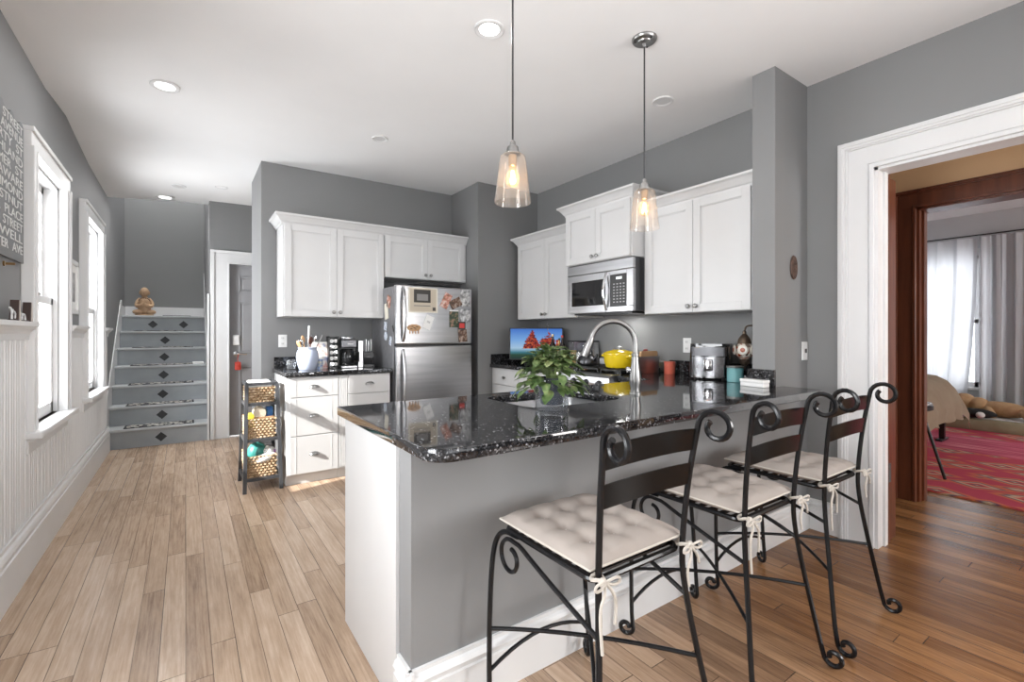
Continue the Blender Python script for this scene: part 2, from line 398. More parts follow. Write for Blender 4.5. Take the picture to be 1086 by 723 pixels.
struct('trim_%d' % k, boxes([(-.70, -.676, -3.0, 3.43, 0, .262), (-.70, -.676, 3.44, 6.46, 0, .262)]), white_paint); k += 1

def window_left(n, a, b):
    """double-hung window in the left wall, opening a..b"""
    e = bpy.data.objects.new('window_%d' % n, None); C.objects.link(e); e.location = (-.70, (a+b)/2, WZ0); e['kind'] = 'structure'
    hy = (b-a)/2; H = WZ1-WZ0
    bm = bmesh.new(); cw = .115
    for s in (-1, 1):
        y0, y1 = sorted((s*hy, s*(hy+cw)))
        box(bm, 0, .040, y0, y1, -.05, H+.01, .004); box(bm, 0, .052, *sorted((s*(hy+cw-.025), s*(hy+cw+.002))), -.048, H+.012, .004)
        box(bm, 0, .046, *sorted((s*(hy-.002), s*(hy+.014))), -.046, H+.008, .003)
    box(bm, 0, .0412, -hy-cw-.001, hy+cw+.001, H-.001, H+.10, .004); box(bm, 0, .0525, -hy-cw-.003, hy+cw+.003, H+.085, H+.112, .004); box(bm, 0, .0465, -hy, hy, H-.003, H+.014, .003)
    obj('window_casing', bm, white_paint, e)
    bm = bmesh.new(); box(bm, -.145, .085, -hy-cw-.02, hy+cw+.02, -.035, 0, .008)
    box(bm, 0, .030, -hy-cw, hy+cw, -.115, -.035, .004)
    obj('window_sill', bm, white_paint, e)
    bm = bmesh.new()                                   # jamb liner
    for s in (-1, 1): box(bm, -.145, -.002, *sorted((s*hy, s*(hy-.018))), 0, H)
    box(bm, -.145, -.002, -hy, hy, H-.018, H); obj('jamb', bm, white_paint, e)
    mid = .73
    for (z0, z1, x0, nm) in ((mid-.02, H-.018, -.105, 'upper_sash'), (0, mid+.02, -.060, 'lower_sash')):
        bm = bmesh.new(); q = hy-.018
        for s in (-1, 1): box(bm, x0, x0+.036, *sorted((s*q, s*(q-.05))), z0, z1, .003)
        box(bm, x0, x0+.036, -q, q, z1-.045, z1, .003); box(bm, x0, x0+.036, -q, q, z0, z0+(.07 if z0 == 0 else .045), .003)
        sh = obj(nm, bm, white_paint, e)
        obj('pane', B(x0+.016, x0+.020, -q+.05, q-.05, z0+.045, z1-.045), pane_glass, sh)
    bm = bmesh.new(); box(bm, -.045, -.020, -.03, .03, mid+.02, mid+.035, .003); obj('sash_lock', bm, nickel, e)
    return e
window_left(1, *W1); window_left(2, *W2); window_left(4, *W0)  # the last window is out of view, added to pass side fill
struct('wall_sun_blocker', B(-4.3, -4.1, -9, 1.6, 0, 7), white_paint)   # unseen wall added to keep sun out of the added near window

# ---- wide doorway casing to the hall
def casing_profile_box(bm, axis_boxes):
    for b in axis_boxes: box(bm, *b, bev=.003)
bm = bmesh.new()
y0, y1 = 1.01, 1.19
for (a, b, t) in ((0, .179, .018), (-.0015, .020, .030), (.026, .036, .024), (.128, .1805, .030), (.136, .172, .038), (.150, .160, .044)):
    box(bm, XR-t, XR-.001, y0+a, y0+b, 0, 2.1955+b, .003)
    box(bm, XR-t-.0004, XR-.001, -.35-b-.0006, y0+b-.0006, 2.195+a, 2.1948+b, .003)
    box(bm, XR-t, XR-.001, -.35-b, -.35-a, 0, 2.1955+b, .003)
struct('trim_%d' % k, bm, white_paint); k += 1
bm = bmesh.new()
box(bm, XR-.015, 3.40, .992, 1.012, 0, 2.195); box(bm, XR-.015, 3.40, -.352, 1.012, 2.177, 2.197); box(bm, XR-.015, 3.40, -.352, -.332, 0, 2.195)
box(bm, 3.33, 3.375, .98, .993, 0, 2.18)
struct('trim_%d' % k, bm, white_paint); k += 1
bm = bmesh.new()
box(bm, 3.402, 3.432, .985, 1.13, 0, 2.31, .003); box(bm, 3.402, 3.560, .995, 1.015, 0, 2.17, .003)
struct('trim_%d' % k, bm, brown_wood); k += 1
# dark wood door frame to the bedroom
bm = bmesh.new()
for (a, b, t) in ((0, .134, .022), (-.0015, .018, .034), (.108, .1355, .040), (.118, .130, .048)):
    box(bm, 4.42-t, 4.4195, 1.112+a, 1.112+b, 0, 2.1605+b, .003)
    box(bm, 4.42-t-.0005, 4.4195, -.10, 1.1115+b, 2.16+a, 2.1598+b, .003)
box(bm, 4.42, 4.60, 1.095, 1.24, 0, 2.16); box(bm, 4.42, 4.60, -.2, 1.24, 2.145, 2.25); box(bm, 4.39, 4.60, -.2, -.08, 0, 2.25)
box(bm, 4.47, 4.53, 1.08, 1.096, 0, 2.15)
struct('trim_%d' % k, bm, brown_wood); k += 1

# ---- hall end door (closed, grey, panelled)
bm = bmesh.new()
for (a, b, t) in ((0, .189, .016), (-.0015, .015, .026), (.15, .1905, .030)):
    box(bm, DX0-b, DX0-a, 6.5-t, 6.4995, 0, DZ+b*.8+.0005, .003)
    box(bm, DX1+a, DX1+b, 6.5-t, 6.4995, 0, DZ+b*.8+.0005, .003)
    box(bm, DX0-b+.0007, DX1+b-.0007, 6.5-t-.0005, 6.4995, DZ+a*.8, DZ+b*.8, .003)
struct('trim_%d' % k, bm, white_paint); k += 1
door_grey = noisy('grey_door_paint', (.30, .30, .31), (.34, .34, .35), 4, .4)
dr = bpy.data.objects.new('door_1', None); C.objects.link(dr); dr.location = ((DX0+DX1)/2, 6.545, 0); dr['kind'] = 'structure'
bm = bmesh.new(); w = (DX1-DX0)/2-.004
box(bm, -w, w, 0, .04, .012, DZ-.006)
for (x0, x1) in ((-w+.10, -.035), (.035, w-.10)):
    for z0, z1 in ((.20, .85), (1.0, 1.62), (1.74, 1.94)):
        box(bm, x0, x1, -.010, .0, z0, z0+.018, .003); box(bm, x0, x1, -.010, 0, z1-.018, z1, .003)
        box(bm, x0, x0+.018, -.010, 0, z0, z1, .003); box(bm, x1-.018, x1, -.010, 0, z0, z1, .003); box(bm, x0+.035, x1-.035, -.008, 0, z0+.035, z1-.035, .006)
obj('door_leaf', bm, door_grey, dr)
bm = bmesh.new(); box(bm, -w+.035, -w+.105, -.03, 0, 1.10, 1.22, .008); box(bm, -w+.048, -w+.092, -.034, -.03, 1.15, 1.205, .002)
obj('keypad_lock', bm, white_plastic, dr)
bm = bmesh.new(); lathe(bm, [(.03, 0), (.03, .012), (.012, .018), (.012, .05)], (-w+.07, 0, .995), 16, Matrix.Rotation(PI/2, 4, 'X'))
tube(bm, [(-w+.07, -.05, .995), (-w+.12, -.055, .995), (-w+.18, -.05, .99)], .009)
obj('door_handle', bm, chrome, dr, True)
red = mat('red_fabric', (.55, .06, .04), .6)
bm = bmesh.new(); tube(bm, [(.52, 6.49, .99), (.51, 6.49, .94), (.515, 6.49, .90)], .004); box(bm, .48, .545, 6.483, 6.495, .80, .90, .012); box(bm, .495, .53, 6.477, 6.49, .83, .875, .008)
tag(obj('hanging_tag', bm, red), 'small red tag hanging from the lever handle of the grey door', 'tag')

# ---- stairs
RS, RN, Y0 = .212, .245, 6.5
st = bpy.data.objects.new('staircase', None); C.objects.link(st); st['kind'] = 'structure'; st.location = (-.235, Y0, 0)
for i in range(7):
    y = i*RN
    d = 1.93-y if i == 6 else RN+.02
    obj('riser', B(-.455, .455, y, y+.02, i*RS, (i+1)*RS-.03), stair_grey, st)
    obj('tread', B(-.455, .455, y-.028, y+d-.004, (i+1)*RS-.03, (i+1)*RS, bev=.008), tread_grey, st)
diam = mat('black_diamond_paint', (.015, .017, .02), .4)
bm = bmesh.new()
for i in range(7):
    for dx in ((-.14, .20) if i == 6 else (0,)):
        z = i*RS+.092; y = i*RN-.0015; s = .052
        vs = [bm.verts.new((dx+.01+a, y, z+b)) for a, b in ((0, -s), (s*1.05, 0), (0, s), (-s*1.05, 0))]
        vs2 = [bm.verts.new((v.co.x, y+.0014, v.co.z)) for v in vs]
        bm.faces.new(vs); bm.faces.new(vs2[::-1])
        for q in range(4): bm.faces.new((vs[q], vs[(q+1) % 4], vs2[(q+1) % 4], vs2[q]))
obj('painted_diamonds', bm, diam, st)
# skirts
sk = [(6.47, 0), (6.47, .30), (6.47+6*RN, .30+6*RS+.05), (7.98, 1.62), (8.43, 1.62), (8.43, 1.49), (7.99, 1.49)]
struct('trim_%d' % k, prism(bmesh.new(), [(6.462, 0), (6.462, .42), (7.90, .42+5.87*RS+.0), (7.93, 1.68), (8.01, 1.68), (8.02, 1.61), (8.428, 1.61), (8.428, .0)], 'x', -.699, -.6905), white_paint); k += 1
struct('trim_%d' % k, boxes([(-.69, .225, 8.41, 8.43, 1.484, 1.62)]), white_paint); k += 1
struct('trim_%d' % k, prism(bmesh.new(), [(6.622, 0), (6.622, .60), (7.98, .60+1.36*.865), (8.428, 2.15), (8.428, 0)], 'x', .2205, .2255), white_paint); k += 1
struct('trim_%d' % k, boxes([(.205, .226, 6.46, 6.50, 0, 1.70)], .003), white_paint); k += 1
# mats on treads
mat_m = mat('patterned_mat', (.1, .1, .1), .9)
v = coords(mat_m); 
wv = nd(mat_m, 'ShaderNodeTexVoronoi'); wv.inputs['Scale'].default_value = 22; lk(mat_m, v, wv.inputs['Vector'])
lk(mat_m, ramp(mat_m, wv.outputs['Distance'], [(.0, (.72, .69, .62)), (.44, (.66, .63, .57)), (.48, (.03, .03, .035)), (.7, (.05, .05, .055))]), BS(mat_m).inputs['Base Color'])
mat_edge = mat('mat_border', (.03, .03, .033), .9)
ords = ['lowest', 'second', 'third', 'fourth', 'fifth', 'sixth']
for i in range(6):
    t = thing('stair_mat', 'black and cream patterned mat on the %s tread of the grey stairs' % (ords[i] + (' from the floor' if i else '')), 'mat', (-.235, Y0+i*RN+.095, (i+1)*RS), 0, 'patterned mats on the stair treads')
    obj('border', B(-.315, .315, -.105, .105, 0, .006), mat_edge, t)
    obj('pattern', B(-.295, .295, -.09, .09, .006, .009), mat_m, t)
tag(obj('stair_mat', B(-.26, .06, 8.00, 8.20, 7*RS, 7*RS+.008), mat_edge), 'dark mat on the landing at the top of the stairs beside the seated figurine', 'mat')
tag(obj('folded_cloth', B(.07, .19, 6.5+3*RN-.01, 6.5+3*RN+.10, 4*RS, 4*RS+.028, bev=.008), paper), 'small white folded cloth on the right end of a stair tread', 'cloth')

# seated monk figurine on the landing
buddha_m = noisy('tan_carved_stone', (.42, .27, .16), (.56, .38, .24), 14, .7, bmp=.2)
t = thing('monk_figurine', 'tan carved figurine of a seated monk on the stair landing', 'figurine', (-.46, 8.08, 7*RS)); t.scale = (.80, .85, .96)
bm = bmesh.new()
lathe(bm, [(.02, .03), (.088, .05), (.092, .12), (.086, .19), (.070, .235), (.040, .262), (.028, .275)], seg=20)
blob(bm, (0, .0, .055), (.115, .085, .045)); blob(bm, (-.085, -.045, .050), (.075, .055, .036)); blob(bm, (.085, -.045, .050), (.075, .055, .036))
for q in (-1, 1): tube(bm, smooth_pts([Vector((q*.060, 0, .235)), Vector((q*.100, -.015, .19)), Vector((q*.108, -.04, .14)), Vector((q*.070, -.08, .125)), Vector((q*.012, -.100, .150))], 2), [.030]*6+[.026]*40 if False else .027, 10)
blob(bm, (0, -.100, .155), (.028, .022, .034)); obj('body', bm, buddha_m, t, True)
bm = bmesh.new(); blob(bm, (0, -.01, .330), (.062, .066, .070)); blob(bm, (-.062, 0, .322), (.012, .016, .028), 8); blob(bm, (.062, 0, .322), (.012, .016, .028), 8); blob(bm, (0, -.078, .322), (.010, .012, .014), 8)
for q in (-1, 1): tube(bm, [(q*.034, -.062, .338), (q*.022, -.070, .342), (q*.010, -.068, .338)], .003, 5)
tube(bm, [(-.022, -.064, .298), (0, -.070, .293), (.022, -.064, .298)], .004, 6); obj('head', bm, buddha_m, t, True)
obj('base', lathe(bmesh.new(), [(.125, 0), (.130, .008), (.125, .018), (.10, .02)], seg=24), buddha_m, t, True)
bm = bmesh.new()
for a in range(20): blob(bm, (.075*math.cos(2*PI*a/20), -.035+.06*math.sin(2*PI*a/20)-.0, .21+.035*math.sin(2*PI*a/20)*-1), (.008, .008, .008), 6)
obj('beads', bm, mat('dark_beads', (.10, .05, .03), .5), t, True)

# ================================================================== CABINETS
def door_bm(x0, x1, z0, z1, y=0, rail=.055, th=.020):
    bm = bmesh.new()
    box(bm, x0, x0+rail, y-th, y, z0, z1, .0015); box(bm, x1-rail, x1, y-th, y, z0, z1, .0015)
    box(bm, x0+rail, x1-rail, y-th, y, z1-rail, z1, .0015); box(bm, x0+rail, x1-rail, y-th, y, z0, z0+rail, .0015)
    box(bm, x0+rail-.002, x1-rail+.002, y-th*.42, y-.001, z0+rail-.002, z1-rail+.002)
    r = .006
    for (a, b, c, d) in ((x0+rail, x1-rail, z0+rail, z0+rail+r), (x0+rail, x1-rail, z1-rail-r, z1-rail), (x0+rail, x0+rail+r, z0+rail, z1-rail), (x1-rail-r, x1-rail, z0+rail, z1-rail)):
        box(bm, a, b, y-th*.75, y-.001, c, d)
    return bm
def knob_bm(x, z, y=-.02):
    return lathe(bmesh.new(), [(.006, 0), (.006, .010), (.013, .013), (.0165, .019), (.015, .025), (.006, .028)], (x, y, z), 16, Matrix.Rotation(PI/2, 4, 'X'))
def cup_bm(x, z, y=-.02, w=.042):
    bm = bmesh.new(); n = 10; m_ = 5; rows = []
    for j in range(m_+1):
        ph = j/m_*PI/2; row = []
        for i in range(n+1):
            th = PI*i/n
            row.append(bm.verts.new((x+w*math.cos(th)*math.cos(ph*.0+0)*(1-.15*math.sin(ph)), y-.024*math.sin(ph)*math.sin(th)**.6 - .002, z-.012+.026*math.sin(th)*math.cos(ph))))
        rows.append(row)
    for a, b in zip(rows, rows[1:]):
        for i in range(n): 
            try: bm.faces.new((a[i], a[i+1], b[i+1], b[i]))
            except ValueError: pass
    bmesh.ops.remove_doubles(bm, verts=bm.verts, dist=1e-5)
    bmesh.ops.solidify(bm, geom=bm.faces[:], thickness=.002)
    return bm
def drawer_bm(x0, x1, z0, z1, groove=True):
    bm = bmesh.new(); box(bm, x0, x1, -.020, 0, z0, z1, .002)
    if groove:
        for x in (x0+.045, x1-.050): box(bm, x, x+.003, -.0215, -.019, z0+.004, z1-.004)
    return bm
def upper(name, label, loc, rz, w, d, h, doors, group='white upper cabinets'):
    t = thing(name, label, 'cabinet', loc, rz, group)
    obj('carcass', B(0, w, .001, d, 0, h, bev=.001), cab_white, t)
    for i, (x0, x1, side) in enumerate(doors):
        dd = obj('door', door_bm(x0, x1, .004, h-.012), cab_white, t)
        kx = x1-.028 if side == 'r' else x0+.028
        obj('knob', knob_bm(kx, .045), nickel, dd, True)
    return t
def crown_poly(h=.085, p=.065):
    return [(0, 0), (-.010, 0), (-.014, h*.18), (-.022, h*.25), (-.030, h*.42), (-p*.75, h*.70), (-p*.95, h*.80), (-p, h*.83), (-p, h), (0, h)]
def crown(t, w, z, left=0, right=0, h=.085, p=.065):
    """mitred crown along local x in front, optional returns of given depth"""
    bm = bmesh.new(); pr = crown_poly(h, p)
    path = []
    if left: path.append(((0, left), (-1, 0)))
    path += [((0, 0), (-1 if left else 0, -1)), ((w, 0), (1 if right else 0, -1))]
    if right: path.append(((w, right), (1, 0)))
    rings = [[bm.verts.new((c[0]+dr_[0]*-a, c[1]+dr_[1]*-a, z+b)) for a, b in pr] for c, dr_ in path]
    n = len(pr)
    for a, b in zip(rings, rings[1:]):
        for i in range(n): bm.faces.new((a[i], a[(i+1) % n], b[(i+1) % n], b[i]))
    bm.faces.new(rings[0]); bm.faces.new(rings[-1][::-1])
    return obj('crown', bm, cab_white, t)
# --- fridge wall uppers (front plane y = 4.43)
YU = 4.43; DU = .328
w1 = 1.577-.685
t = upper('wall_cabinet', 'tall two-door white wall cabinet left of the fridge, above the coffee maker', (.685, YU, 1.387), 0, w1-.001, DU, .815, [(.012, w1/2-.001, 'r'), (w1/2+.001, w1-.006, 'l')])
crown(t, w1-.001, .80, left=DU)
w2 = 2.485-1.577
t = upper('wall_cabinet', 'short two-door white cabinet above the fridge', (1.577, YU, 1.787), 0, w2, DU, .415, [(.006, w2/2-.001, 'r'), (w2/2+.001, w2-.03, 'l')])
crown(t, w2, .40)
# --- range wall uppers (front faces -X)
RZ = -PI/2
wA = 4.08-3.152
t = upper('wall_cabinet', 'two-door white wall cabinet left of the microwave, in the corner', (2.94, 4.08, 1.387), RZ, wA, XR-.002-2.94, .80, [(.012, wA*.5-.001, 'r'), (wA*.5+.001, wA-.006, 'l')])
crown(t, wA, .785, left=XR-.002-2.94)
wB = .75
t = upper('wall_cabinet', 'raised two-door white cabinet directly above the microwave', (2.80, 3.15, 1.835), RZ, wB, XR-.002-2.80, .455, [(.01, wB*.5-.001, 'r'), (wB*.5+.001, wB-.01, 'l')])
crown(t, wB, .442, left=XR-.002-2.80, right=XR-.002-2.80)
wC = 2.398-1.508
t = upper('wall_cabinet', 'large two-door white wall cabinet right of the microwave, above the air fryer', (2.94, 2.398, 1.387), RZ, wC, XR-.002-2.94, .80, [(.025, .435, 'r'), (.438, .845, 'l')])
crown(t, wC, .785)

# --- microwave
t = thing('microwave', 'stainless over-the-range microwave with black window and keypad', 'microwave', (2.81, 3.15, 1.40), RZ)
obj('body', B(0, wB, .03, .455, .012, .43, bev=.004), dark_steel, t)
bm = bmesh.new(); box(bm, .0, wB, 0, .03, .345, .43, .004); obj('vent_panel', bm, steel, t)
bm = bmesh.new(); box(bm, 0, .052, 0, .03, .012, .343, .003); box(bm, .46, wB, 0, .03, .012, .055, .003); box(bm, .052, .46, 0, .03, .285, .343, .003); box(bm, .052, .46, 0, .03, .012, .075, .003); box(bm, .46, .51, 0, .03, .055, .343, .003); box(bm, .685, wB, 0, .03, .055, .343, .003); box(bm, .51, .685, 0, .03, .310, .343, .003)
dd = obj('door_frame', bm, steel, t)
obj('window', B(.052, .46, .004, .03, .075, .285), black_gloss, t)
kp = obj('control_panel', B(.51, .685, .003, .03, .055, .310), black, t)
grey_btn = mat('grey_print', (.35, .35, .35), .6)
bm = bmesh.new()
for r in range(7):
    for c in range(4): box(bm, .545+c*.034, .561+c*.034, .001, .003, .085+r*.024, .094+r*.024)
obj('buttons', bm, grey_btn, kp)
obj('display', B(.575, .635, .001, .003, .270, .290), mat('lcd_glow', (.7, .75, .75), .4, emit=.6), kp)
bm = bmesh.new(); tube(bm, bez((.475, .002, .33), (.475, -.085, .18), (.475, .002, .03), 12), .011, 10); obj('handle', bm, chrome, t, True)
obj('bottom_grille', boxes([(.05, wB-.05, .04, .40, 0, .012)]), black, t)
l = bpy.data.lights.new('range_wall_fill', 'AREA'); l.shape = 'RECTANGLE'; l.size = .10; l.size_y = .06; l.energy = 1.5; l.color = (1, .98, .95)  # added fill under the microwave, brightens the range wall; not a real fixture
o = bpy.data.objects.new('range_wall_fill', l); C.objects.link(o); o.parent = t; o.location = (.375, .30, -.004)

# --- fridge wall base cabinet
YB = 4.13
t = thing('base_cabinet', 'white base cabinet with three wide drawers beside the basket stand', 'cabinet', (.665, YB, 0), 0, 'white base cabinets')
obj('carcass', boxes([(0, .405, .001, .625, .085, .882), (0, .405, .03, .60, 0, .085)]), cab_white, t)
for z0, z1 in ((.718, .876), (.403, .712), (.092, .397)):
    d_ = obj('drawer', drawer_bm(.022, .398, z0, z1), cab_white, t); obj('cup_handle', cup_bm(.21, (z0+z1)/2+.005), nickel, d_, True)
obj('pilaster', boxes([(.400, .405, -.02, 0, .092, .876)]), cab_white, t)
t = thing('base_cabinet', 'narrow white base cabinet with a fluted filler beside the fridge', 'cabinet', (1.072, YB, 0), 0, 'white base cabinets')
obj('carcass', boxes([(0, .455, .001, .625, .085, .882), (0, .455, .03, .60, 0, .085)]), cab_white, t)
bm = bmesh.new(); box(bm, .0, .074, -.016, 0, .092, .876)
for i in range(4): box(bm, .008+i*.017, .016+i*.017, -.020, -.014, .10, .87, .002)
obj('fluted_filler', bm, cab_white, t)
for z0, z1 in ((.718, .876), (.403, .712), (.092, .397)):
    d_ = obj('drawer', drawer_bm(.078, .448, z0, z1, False), cab_white, t); obj('cup_handle', cup_bm(.265, (z0+z1)/2+.005), nickel, d_, True)
CT = .922
tag(obj('countertop', slab(rrect(.650, 1.535, 4.095, 4.757, [0, 0, 0, .02]), [], .884, CT), granite), 'black granite countertop between the left wall end and the fridge', 'countertop')
tag(obj('backsplash', boxes([(.662, 1.535, 4.737, 4.758, CT+.0005, CT+.10)], .002), granite), 'low black granite backsplash behind the coffee maker', 'backsplash')

# --- range wall base cabinets + counters
t = thing('base_cabinet', 'white base cabinet with drawers below the television in the corner', 'cabinet', (2.66, 4.168, 0), RZ, 'white base cabinets')
obj('carcass', boxes([(0, .99, .001, .605, .085, .882), (0, .99, .05, .60, 0, .085)]), cab_white, t)
for x0, x1 in ((.03, .50), (.51, .985)):
    for z0, z1 in ((.718, .870), (.403, .712), (.092, .397)):
        d_ = obj('drawer', drawer_bm(x0, x1, z0, z1, False), cab_white, t); obj('knob', knob_bm((x0+x1)/2, (z0+z1)/2), nickel, d_, True)
tag(obj('countertop', slab(rrect(2.63, 3.268, 3.168, 4.170, 0), [], .884, CT), granite), 'black granite countertop under the television left of the range', 'countertop')
tag(obj('backsplash', boxes([(3.247, 3.268, 3.168, 4.168, CT+.0005, CT+.10), (2.64, 3.247, 4.148, 4.170, CT+.0005, CT+.10)], .002), granite), 'L-shaped black granite backsplash in the corner by the television', 'backsplash')

# --- range
t = thing('range', 'stainless gas range with black grates below the microwave', 'stove', (2.625, 3.158, 0), RZ)
obj('body', B(0, .752, .02, .635, .02, .905), dark_steel, t)
obj('oven_door', boxes([(.01, .742, -.02, .02, .20, .74)], .006), steel, t)
obj('door_glass', B(.12, .63, -.023, -.019, .30, .62), black_gloss, t)
bm = bmesh.new(); tube(bm, [(.06, -.02, .70), (.06, -.06, .70), (.69, -.06, .70), (.69, -.02, .70)], .011, 10); obj('oven_handle', bm, steel, t, True)
obj('drawer_front', boxes([(.01, .742, -.02, .02, .03, .19)], .006), steel, t)
prof = [(-.06, .80), (-.075, .86), (-.07, .905), (-.045, .925), (.06, .925), (.06, .80)]
obj('control_panel', prism(bmesh.new(), prof, 'x', .0, .752), steel, t)
for i in range(5): obj('control_knob', lathe(bmesh.new(), [(.024, 0), (.024, .012), (.019, .03), (.012, .032)], (.10+i*.138, -.068, .862), 16, Matrix.Rotation(PI/2+.15, 4, 'X')), dark_steel, t, True)
obj('cooktop', boxes([(0, .752, .06, .635, .905, .925)], .003), black_gloss, t)
obj('back_panel', boxes([(0, .752, .585, .635, .925, 1.015)], .01), steel, t)
bm = bmesh.new()
for gx in (.03, .27, .51):
    x0, x1 = gx, gx+.215
    for y in (.09, .20, .32, .44, .55): box(bm, x0, x1, y-.006, y+.006, .945, .958, .002)
    for x in (x0+.006, (x0+x1)/2, x1-.006): box(bm, x-.006, x+.006, .085, .555, .943, .956, .002)
    for x in (x0+.006, x1-.006):
        for y in (.09, .55): box(bm, x-.006, x+.006, y-.006, y+.006, .925, .95)
obj('grates', bm, black, t)
for (x, y) in ((.14, .19), (.14, .45), (.61, .19), (.61, .45), (.375, .32)):
    obj('burner', lathe(bmesh.new(), [(.045, .925), (.045, .935), (.032, .936), (.032, .942), (.01, .943)], (x, y, 0), 20), black, t, True)

# --- fridge
FX0, FX1, FY = 1.56, 2.352, 4.065
t = thing('fridge', 'stainless top-freezer fridge covered with photos and magnets', 'fridge', (FX0, FY, 0))
fw = FX1-FX0
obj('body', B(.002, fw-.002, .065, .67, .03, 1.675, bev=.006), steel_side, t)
obj('hinge_cover', B(fw-.10, fw-.02, .02, .12, 1.675, 1.695, bev=.004), dark_steel, t)
d1 = obj('freezer_door', B(0, fw, 0, .06, 1.138, 1.685, bev=.012), steel, t)
d2 = obj('fridge_door', B(0, fw, 0, .06, .10, 1.122, bev=.012), steel, t)
obj('gasket', B(.01, fw-.01, .02, .068, 1.122, 1.138), black, t)
obj('kick_grille', B(.01, fw-.01, .05, .07, .02, .095), black, t)
def fridge_handle(z0, z1, par):
    bm = bmesh.new(); p = [(.065, -.002, z0), (.065, -.040, z0+.05), (.065, -.055, (z0+z1)/2), (.065, -.040, z1-.05), (.065, -.002, z1)]
    pts = [Vector((.065, -.055*math.sin(PI*i/14)**.5 if 0 < i < 14 else 0, z0+(z1-z0)*i/14)) for i in range(15)]
    tube(bm, pts, .014, 10); obj('handle', bm, steel, par, True)
fridge_handle(1.17, 1.66, d1); fridge_handle(.42, 1.09, d2)
# papers and magnets on the fridge: px fractions measured on the freezer door
def fz(px, py):      # photo pixel -> point on the freezer door plane (local metres in world x, z)
    u = (px-543)/495; cy, sy = math.cos(YAW), math.sin(YAW)
    rx = sy+u*cy; ry = cy-u*sy; tt = FY/ry
    return rx*tt, 1.235+(354-py)/495*tt
def note(name, label, cat, px0, py0, px1, py1, m, ang=0, th=.003, lift=0, group='papers and photos on the fridge', inner=None):
    x0, z0 = fz(px0, py1); x1, z1 = fz(px1, py0); w = (x1-x0)/2; h = (z1-z0)/2
    t = thing(name, label, cat, ((x0+x1)/2, FY-.0005-lift, (z0+z1)/2), 0, group); t.rotation_euler = (0, ang, 0)
    obj('sheet', B(-w, w, -th, 0, -h, h), m, t)
    if inner:
        for qi, (a, b, c, d, mm, nm) in enumerate(inner): obj(nm, B(-w+2*w*a, -w+2*w*b, -th-.0010-.0008*qi, -th, -h+2*h*c, -h+2*h*d), mm, t)
    return t
cream = mat('cream_paper', (.72, .68, .58), .7); dk = mat('dark_print', (.05, .045, .04), .6); beige = mat('beige_print', (.55, .48, .38), .7)
gr = mat('grey_print_dark', (.25, .24, .23), .6)
def photo_mat(name, cols, scale=25):
    m = mat(name, cols[0], .35); v = coords(m); n = noise(m, v, scale, 2)
    st_ = [(.30+.4*i/(len(cols)-1), c) for i, c in enumerate(cols)]
    lk(m, ramp(m, n, st_), BS(m).inputs['Base Color']); return m
ph1 = photo_mat('photo_dark', [(.02, .02, .02), (.15, .08, .05), (.5, .42, .36)])
ph2 = photo_mat('photo_skin', [(.08, .10, .05), (.55, .22, .16), (.75, .68, .6)])
ph3 = photo_mat('photo_green', [(.02, .02, .02), (.05, .08, .04), (.45, .25, .18)])
ph4 = photo_mat('photo_mono', [(.05, .05, .05), (.4, .4, .4), (.8, .8, .8)])
note('certificate', 'large cream framed award sheet with a dark picture on the freezer door', 'paper', 433, 306, 464, 331, cream, inner=[(.05, .95, .05, .95, beige, 'border'), (.18, .75, .40, .92, dk, 'picture'), (.28, .66, .48, .74, gr, 'caption_block'), (.82, .92, .08, .22, dk, 'seal'), (.18, .74, .25, .29, gr, 'text_line')])
tcard = note('white_card', 'small tilted white card on the middle of the freezer door', 'card', 450, 334.5, 458.5, 349, paper, ang=.38, inner=[(.3, .7, .45, .6, mat('pale_print', (.55, .55, .55), .7), 'print')])
bm = bmesh.new()
for i in range(10):
    a = 2*PI*i/10; blob(bm, (.045*math.cos(a), 0, .018*math.sin(a)), (.024, .004, .016), 8)
blob(bm, (0, 0, 0), (.055, .006, .03), 10)
for i in range(4): box(bm, -.045+i*.028, -.037+i*.028, -.003, .003, -.055, -.02)
x, z = fz(439, 347.5); tm = thing('wooden_magnet', 'lacy tan wooden magnet at the lower left of the freezer door', 'magnet', (x, FY-.0065, z), 0)
obj('plaque', bm, tan_wood, tm); bm = bmesh.new()
for q in ((-.02, .012), (.0, .0), (.025, .008), (.01, -.012), (-.03, -.008)): box(bm, q[0]-.010, q[0]+.010, -.008, -.006, q[1]-.003, q[1]+.003)
obj('lettering', bm, dk, tm)
note('photograph', 'tilted portrait photo with pale clothing at the left of the freezer photo cluster', 'photo', 469, 311, 477, 327, ph2, ang=.45)
note('photograph', 'dark tilted photo across the middle of the freezer photo cluster', 'photo', 477, 317, 489, 326, ph1, ang=-.45, lift=.004)
note('photograph', 'black and white photo at the top right corner of the freezer door', 'photo', 488, 307.5, 498, 325, ph4, lift=.001)
note('photograph', 'greenish photo with a white upper edge in the freezer photo cluster', 'photo', 476.5, 329, 486, 347, ph3, lift=.001, inner=[(0, 1, .93, 1, paper, 'white_edge')])
note('photograph', 'pale strip of black and white photos at the right of the freezer door', 'photo', 487, 328, 498, 342, ph4, lift=.005)
note('red_magnet', 'small red and black square magnet in the freezer photo cluster', 'magnet', 485.5, 341, 493, 349.5, dk, lift=.009, inner=[(.15, .85, .2, .8, mat('red_print', (.6, .05, .04), .5), 'red_square')], group=None)
note('photograph', 'lowest photo hanging at the right of the freezer door', 'photo', 486, 349.5, 495, 362.5, ph1, ang=-.08, lift=.002)
